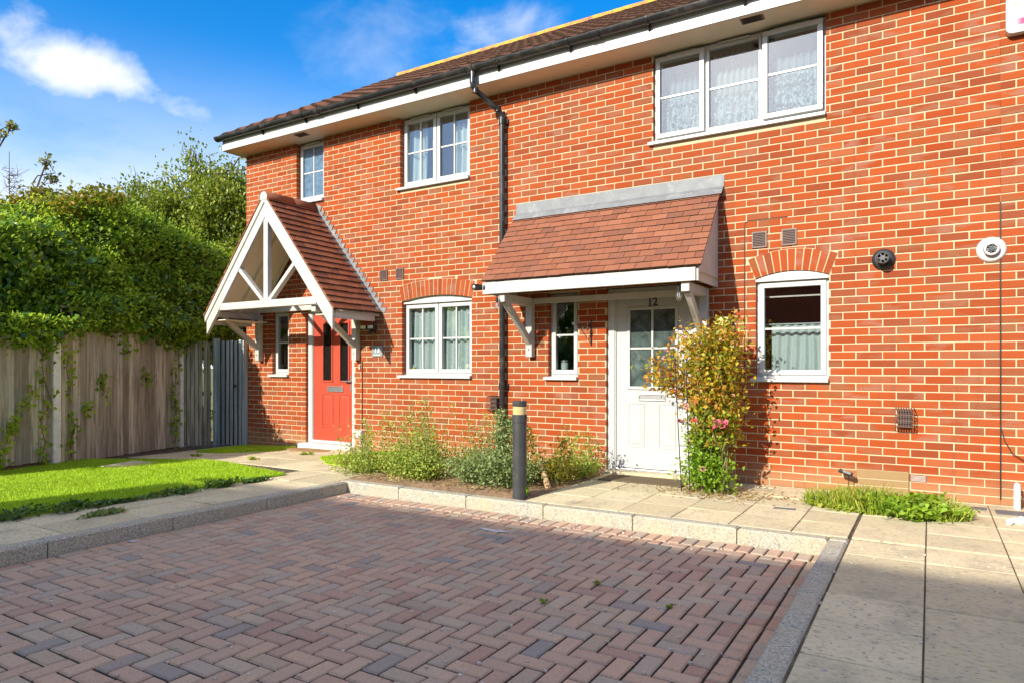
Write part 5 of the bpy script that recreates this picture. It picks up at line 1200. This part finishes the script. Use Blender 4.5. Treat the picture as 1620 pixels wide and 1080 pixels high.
# ------------------------------------------------------------------ plants
def plant(name, base, label, n, rx, ry, h, lsz, mat, stems=8, shape=1.0, group=None, droop=.1, up=.2, width=.3, spires=0, lean=(0, 0), smat=None):
    t_ = thing(name, base, label, 'plant', group); m = MB(); tips = []
    for k in range(stems):
        a = random.uniform(0, 6.28); q = random.uniform(.1, 1)**.5; hh = h*random.uniform(.55, 1.0)*(1-.35*q)
        e = (base[0]+rx*q*math.cos(a)+lean[0]*hh, base[1]+ry*q*math.sin(a)+lean[1]*hh, base[2]+hh); s_ = (base[0]+rx*.45*q*math.cos(a), base[1]+ry*.45*q*math.sin(a), base[2]); tips.append((s_, e)); limb(m, s_, e, .005, .002, .012, 4, 4)
    sp = []
    for k in range(spires):
        a = random.uniform(0, 6.28); q = random.uniform(0, 1.3); s_ = (base[0]+rx*.6*q*math.cos(a), base[1]+ry*.5*q*math.sin(a), base[2]); e = (s_[0]+random.gauss(0, .12), s_[1]+random.gauss(0, .08), base[2]+h*random.uniform(1.2, 1.95)); sp.append((s_, e)); limb(m, s_, e, .005, .002, .02, 5, 4)
    m.build('stem', smat or STEMG, t_)
    k = rng.integers(0, len(tips), n); f_ = rng.uniform(.05, 1, n)**.8; A = np.array([x_[0] for x_ in tips])[k]; B = np.array([x_[1] for x_ in tips])[k]
    P = A+(B-A)*f_[:, None]+rng.normal(size=(n, 3))*[rx*.22, ry*.22, h*.07]; P[:, 2] = np.maximum(P[:, 2], base[2]+.01)
    if sp:
        n2 = n//4; k = rng.integers(0, len(sp), n2); f_ = rng.uniform(.3, 1, n2); A = np.array([x_[0] for x_ in sp])[k]; B = np.array([x_[1] for x_ in sp])[k]; P = np.concatenate([P, A+(B-A)*f_[:, None]+rng.normal(size=(n2, 3))*[.045, .045, .03]*(1.7-f_[:, None])])
    V, F = leafcloud(P, lsz, droop, width, up); fast_mesh('foliage', V, F, mat, t_); return t_
STEMG = simple('green_stem', (.20, .22, .06), .7, .3)
GB_ = 'weeds in the planting bed'
plant('weed_shrub', (-5.45, -1.50, .12), 'feathery yellow-green weed at left end of the planting bed', 2500, .46, .36, .34, .030, WEED, 22, 1, GB_, spires=16)
plant('weed_shrub', (-5.05, -1.05, .12), 'tall wispy yellow weed spikes against the wall under the arched window', 2400, .52, .36, .44, .028, WEED, 20, 1, GB_, spires=24)
plant('weed_shrub', (-4.72, -1.55, .12), 'bushy mid green weed in the middle of the bed by the kerb', 3900, .40, .30, .38, .033, WEED, 24, 1, GB_, spires=14)
plant('weed_shrub', (-4.25, -1.0, .12), 'tall thin yellowing weed left of the downpipe', 1900, .42, .3, .40, .028, WEED, 16, 1, GB_, spires=18)
plant('weed_shrub', (-3.78, -1.50, .12), 'round grey-green bush left of the bollard', 5600, .44, .36, .46, .034, WEEDG, 30, 1, GB_, spires=2)
plant('weed_shrub', (-3.98, -.75, .12), 'grey-green weed growing up the foot of the downpipe', 900, .22, .22, .42, .034, WEEDG, 9, 1, GB_)
plant('weed_shrub', (-3.32, -1.05, .12), 'low yellowing weed just right of the bollard', 2000, .30, .36, .32, .036, AUTUMN, 12, 1, GB_, spires=2)
plant('weed_shrub', (-3.36, -.55, .12), 'sparse reddish weed near the white door step', 2000, .30, .34, .30, .034, WEED, 16, 1, GB_, spires=8)
plant('weed_shrub', (-3.20, -1.85, .12), 'small bright sprig at the foot of the bollard', 160, .05, .05, .14, .04, ROSEL, 6, 1, GB_, lean=(.1, -.2))
# cut stump in the bed
st = tag(MB().tube([(-3.42, -1.15, .33), (-3.33, -1.22, .24), (-3.22, -1.32, .10)], [.022, .028, .032], 9).build('cut_branch', simple('cut_wood', (.50, .33, .18), .8, .2, 20, .3)), 'pale cut branch stump leaning in the bed right of the bollard', 'branch')
# ground litter in the bed
n = 1500; P = np.stack([rng.uniform(-5.4, -3.14, n), rng.uniform(-1.93, -.05, n), np.full(n, .145)], 1); V, F = leafcloud(P, .035, .0, .35, 1.5); tag(fast_mesh('leaf_litter', V, F, DRYM), 'dry brown leaf litter on the soil of the bed', 'litter', kind='stuff')
# weeds at the lawn edge and on the paths
for i, (x_, y_, r_, h_, lb) in enumerate(((-6.20, -4.75, .22, .10, 'weed clump at lawn edge by the left of the picture'), (-6.14, -4.35, .20, .11, 'leafy weed clump on lawn edge, second from the left'), (-6.12, -3.95, .20, .06, 'flat creeping weed along the lawn edge'), (-6.08, -3.40, .18, .07, 'dark creeping weed midway along the lawn edge'), (-6.06, -3.02, .15, .10, 'dark green weed tuft at lawn edge past the middle'), (-6.07, -2.55, .14, .05, 'low weed near the lawn corner'), (-5.72, -4.25, .13, .05, 'thin straggly weed on the path slabs'))):
    plant('edge_weed', (x_, y_, .11), lb, 240, r_*.6, r_*1.4, h_, .045, IVYD if i != 6 else WEEDG, 8, 1, 'weeds along the lawn edge', up=.6)
for i, (x_, y_, lb) in enumerate(((-7.55, -1.42, 'dry brown weed tuft in the path joint near the red door'), (-7.3, -.75, 'small weed in the slab joint in front of red door mat'), (-8.9, -1.35, 'small weed in the path near the gate'))):
    plant('path_weed', (x_, y_, gz(x_)), lb, 90, .10, .08, .04, .04, GRASSW, 5, 1, 'weeds in path joints', up=.6)
for i, (x_, y_, lb) in enumerate(((-1.70, -3.50, 'green seedling between paving blocks, brightest of three'), (-1.83, -3.95, 'flat seedling between paving blocks left of the bright one'), (-1.21, -3.65, 'tiny seedling between paving blocks near right kerb'))):
    plant('seedling', (x_, y_, 0), lb, 14, .03, .03, .03, .024, ROSEL, 3, 1, 'seedlings in the paving', up=.4)
plate('paint_splash', [(-2.98+.13*math.cos(t)*(1+.25*math.sin(3*t)), -2.68+.035*math.sin(t)*(1+.3*math.cos(5*t))) for t in np.linspace(0, 6.283, 20)[:-1]], .0015, .002, simple('grey_white_paint', (.6, .6, .58), .7), 'pale splash of paint on the paving blocks', 'paint splash')
plate('litter_scrap', [(-5.13, -4.42), (-5.06, -4.40), (-5.07, -4.35), (-5.12, -4.37)], .004, .006, PVC, 'white paper scrap at the foot of the left kerb', 'litter')
# wild grass clump by the meter cover
def grass_clump(name, base, label, n, rx, ry, h, mat=GRASSW, wd_=.006):
    t_ = thing(name, base, label, 'plant'); a = rng.uniform(0, 6.28, n); q = rng.uniform(0, 1, n)**.5; x = base[0]+rx*q*np.cos(a); y = base[1]+ry*q*np.sin(a); z = np.full(n, base[2]); hh = h*rng.uniform(.4, 1.0, n)*(1-.45*q); t = rng.uniform(0, 6.28, n)
    lx, ly = rng.normal(0, .35, n)*hh+.1*rx*np.cos(a), rng.normal(0, .35, n)*hh+.1*ry*np.sin(a); w_ = wd_*rng.uniform(.6, 1.3, n)
    A = np.stack([x-w_*np.cos(t), y-w_*np.sin(t), z], 1); B = np.stack([x+w_*np.cos(t), y+w_*np.sin(t), z], 1); M1 = np.stack([x+lx*.4, y+ly*.4, z+hh*.65], 1); C = np.stack([x+lx, y+ly, z+hh*.95], 1)
    V = np.stack([A, B, M1+(B-A)*.35, M1-(B-A)*.35, C], 1).reshape(-1, 3); i = np.arange(n)[:, None]*5; F = np.concatenate([i+[0, 1, 2], i+[0, 2, 3], i+[3, 2, 4]], 1).reshape(-1, 3); fast_mesh('blades', V, F, mat, t_); return t_
grass_clump('grass_clump', (-.66, -.72, .11), 'dry yellow-green grass clump left of the tan meter cover', 520, .30, .22, .26)
grass_clump('grass_clump', (-.40, -.78, .11), 'yellow grass clump in front of the tan meter cover', 620, .28, .24, .30)
g_ = plant('broadleaf_weed', (-.12, -.86, .11), 'dense bright green leafy weed at right end of the grass clumps', 2000, .32, .26, .20, .055, ROSEL, 20, 1, None, up=.5)
grass_clump('grass_clump', (.06, -.80, .11), 'dark green grass tuft at the far right of the weeds', 620, .22, .20, .22, WEED, .007)
plant('broadleaf_weed', (-.52, -.90, .11), 'low dry weed fringe along the path slabs under the meter cover', 700, .34, .10, .08, .04, GRASSW, 10, 1, None, up=.6)

# ------------------------------------------------------------------ climbing rose on a wire support
ro = thing('rose_bush', (-1.80, -.62, .11), 'tall climbing rose with yellowing leaves and pink blooms beside the white door', 'rose bush'); m = MB(); canes = []
for k in range(24):
    x0 = -1.80+random.gauss(0, .07); y0 = -.62+random.gauss(0, .05); e = (-1.83+random.gauss(0, .14), -.58+random.gauss(0, .12), random.uniform(1.05, 1.70)); canes.append(((x0, y0, .11), e)); limb(m, (x0, y0, .11), e, .008, .003, .05, 7, 5)
for e in ((-2.42, -.62, 1.30), (-2.35, -.60, 1.22), (-2.28, -.58, 1.40), (-2.12, -.60, 1.58), (-1.64, -.50, 1.66), (-1.60, -.48, 1.50), (-1.70, -.50, 1.70)): s_ = (-1.85, -.58, random.uniform(.85, 1.2)); canes.append((s_, e)); limb(m, s_, e, .006, .002, .04, 6, 4)
m.build('cane', simple('brown_cane', (.16, .13, .05), .7, .3), ro)
A = np.array([c_[0] for c_ in canes]); B = np.array([c_[1] for c_ in canes])
n = 8200; k = rng.integers(0, len(canes), n); f_ = rng.uniform(.35, 1.05, n)[:, None]; P = A[k]+(B-A)[k]*f_+rng.normal(size=(n, 3))*[.07, .07, .07]; keep = (P[:, 2] > .55); P = P[keep]
V, F = leafcloud(P, .048, .3, .34, .3); fast_mesh('foliage', V, F, ROSE, ro)
lump = [(-1.86, -.66, .55, .17, .16, .25), (-1.78, -.64, .78, .17, .15, .2), (-1.90, -.68, .30, .17, .16, .2), (-1.76, -.66, .30, .15, .14, .2)]
P, d = lumps_points(lump, 4200, (.2, 1.15), 8, .05); P[:, 2] = np.maximum(P[:, 2], .12); V, F = leafcloud(P, .042, .2, .32, .3); fast_mesh('lower_foliage', V, F, ROSEL, ro)
def bloom(x, y, z, r, mat):
    m = MB()
    for ringi, (q, tilt, nn) in enumerate(((1.0, .35, 6), (.72, .8, 5), (.42, 1.2, 4))):
        for k in range(nn):
            t = 2*math.pi*(k+.5*ringi)/nn; c = Vector((math.cos(t), math.sin(t), 0)); s_ = Vector((-math.sin(t), math.cos(t), 0)); up_ = Vector((0, 0, 1)); R = r*q
            a = c*R*.15; b = c*R*(.9*math.cos(tilt)+.2)+up_*R*math.sin(tilt)
            m.add([a-s_*R*.18, a+s_*R*.18, b*.75+s_*R*.42, b+c*R*.08, b*.75-s_*R*.42], [(0, 1, 2, 3, 4)])
    o = m.build('bloom', mat, ro); o.location = (x, y, z); o.rotation_euler = (rad(55)+random.gauss(0, .3), random.gauss(0, .3), random.gauss(0, .6))
PINK = simple('pink_petal', (.60, .13, .19), .6, .25, 30); PEACH = simple('peach_petal', (.60, .24, .05), .6, .25, 30); PALEP = simple('faded_pink_petal', (.52, .26, .20), .6, .25, 30); DEEP = simple('red_petal', (.55, .08, .05), .6, .3, 30)
for q in range(6): bloom(-1.66+random.gauss(0, .05), -.80+random.gauss(0, .02), .79+random.gauss(0, .025), .035, PINK)
for x_, y_, z_, mm in ((-2.42, -.64, 1.24, PINK), (-2.20, -.66, 1.22, PINK), (-2.24, -.66, 1.46, PALEP), (-2.28, -.62, 1.40, PALEP), (-1.90, -.80, 1.02, PEACH), (-1.93, -.80, .97, PEACH), (-1.80, -.80, 1.00, PEACH), (-2.0, -.78, .93, PALEP), (-1.78, -.78, .98, DEEP), (-2.08, -.74, .78, DEEP), (-1.92, -.80, .80, DEEP), (-1.74, -.80, .72, DEEP), (-1.72, -.64, 1.56, PALEP), (-1.84, -.80, .34, PALEP)): bloom(x_, y_, z_, random.uniform(.022, .034), mm)
ob = thing('plant_support', (-1.98, -.72, .11), 'thin dark wire plant support at left of the rose', 'plant support')
for x0, x1 in ((-2.045, -2.13), (-1.965, -2.02)): MB().tube([(x0, -.80, .08), ((x0+x1)/2, -.78, .75), (x1, -.74, 1.40)], .005, 6).build('upright', BLACK, ob)
for zz in (.55, .78, 1.0, 1.2): q = (zz-.08)/1.32; MB().tube([(-2.045-.085*q, -.80+.05*q, zz), (-1.965-.055*q, -.80+.05*q, zz)], .004, 5).build('rung', BLACK, ob)
n = 520; P = np.stack([rng.normal(-1.72, .30, n), rng.normal(-.72, .16, n), np.full(n, .118)], 1); V, F = leafcloud(P, .034, 0, .36, 1.5); tag(fast_mesh('leaf_litter', V, F, DRYM), 'fallen petals and dry leaves under the rose', 'litter', kind='stuff')

# ------------------------------------------------------------------ the terrace opposite (behind the camera): it shades the parking bay
def opposite(name, x0, x1, label):
    t_ = thing(name, ((x0+x1)/2, -14, 0), label, 'house', 'terraced houses opposite'); yf, yb, ez, ry, rz = -12.3, -20.8, 5.0, -16.55, 7.38
    MB().box(x0, x1, yb, yf, -.06, ez).build('wall', GB, t_)
    m = MB(); P = [(yf+.4, ez-.12), (ry, rz), (yb-.4, ez-.12), (yb-.4, ez-.02), (ry, rz+.12), (yf+.4, ez-.02)]
    m.add([(x0, a, b) for a, b in P]+[(x1, a, b) for a, b in P], [(0, 1, 4, 5), (1, 2, 3, 4), (11, 10, 7, 6), (10, 9, 8, 7)]+[(i, i+6, (i+1) % 6+6, (i+1) % 6) for i in range(6)]); m.build('roof', ROOFT, t_)
    m = MB(); m.add([(x0+.01, yf, ez), (x0+.01, ry, rz-.02), (x0+.01, yb, ez), (x1-.01, yf, ez), (x1-.01, ry, rz-.02), (x1-.01, yb, ez)], [(0, 1, 2), (5, 4, 3)]); m.build('gable', GB, t_)
    for zz in (1.2, 3.8):
        for xx in (x0+.8, x0+3.0): f_ = ring(MB(), xx, xx+1.2, yf-.01, yf+.03, zz, zz+.95, .06).build('window', PVC, t_); MB().box(xx+.06, xx+1.14, yf+.001, yf+.012, zz+.06, zz+.89).build('pane', DARKGL, f_)
    d_ = MB().box(x0+2.1, x0+3.0-.08, yf+.001, yf+.06, .1, 2.1).build('door', DOORW, t_); MB().box(x0+2.3, x0+2.7, yf+.061, yf+.07, 1.1, 1.9).build('pane', DARKGL, d_)
for i, lb in enumerate(('nearest left brick house of the opposite row, behind the camera', 'second brick house of the opposite row, behind the camera', 'third brick house of the opposite row, behind the camera')): opposite('opposite_house', -8.7+5.0*i, -8.7+5.0*(i+1)-.002, lb)

hl = []
for k in range(16): hl.append((-24+k*1.0, -16.5+random.uniform(-.3, .3), random.uniform(1.0, 1.4), .9, .8, random.uniform(1.1, 1.5)))
oh = thing('garden_hedge', (-16, -16.5, -.05), 'clipped green hedge across the road behind the camera', 'hedge'); P, d = lumps_points(hl, 9000, (.85, 1.05), 10, .12); V, F = leafcloud(P, .2, .3, .40, .5, d); fast_mesh('foliage', V, F, IVYD, oh)
m = MB()
for k in range(16): limb(m, (-24+k, -16.5, -.06), (-24+k+random.uniform(-.2, .2), -16.5, 1.6), .05, .02, .05)
m.build('stem', BARK, oh)

hl = []
for k in range(20): hl.append((-34+k*1.35, -25.5+random.uniform(-.8, .8), random.uniform(2.5, 4.5), 1.7, 1.5, random.uniform(2.0, 3.0)))
tb = thing('tree_belt', (-22, -25.5, -.05), 'belt of trees far behind the camera, seen only in the panes', 'trees'); P, d = lumps_points(hl, 14000, (.8, 1.05), 10, .25); V, F = leafcloud(P, .42, .3, .40, .5, d); fast_mesh('crown', V, F, IVYD, tb)
m = MB()
for k in range(10): limb(m, (-33+k*2.6, -25.5, -.06), (-33+k*2.6+random.uniform(-.3, .3), -25.5, 4.0), .14, .05, .1)
m.build('trunk', BARK, tb)
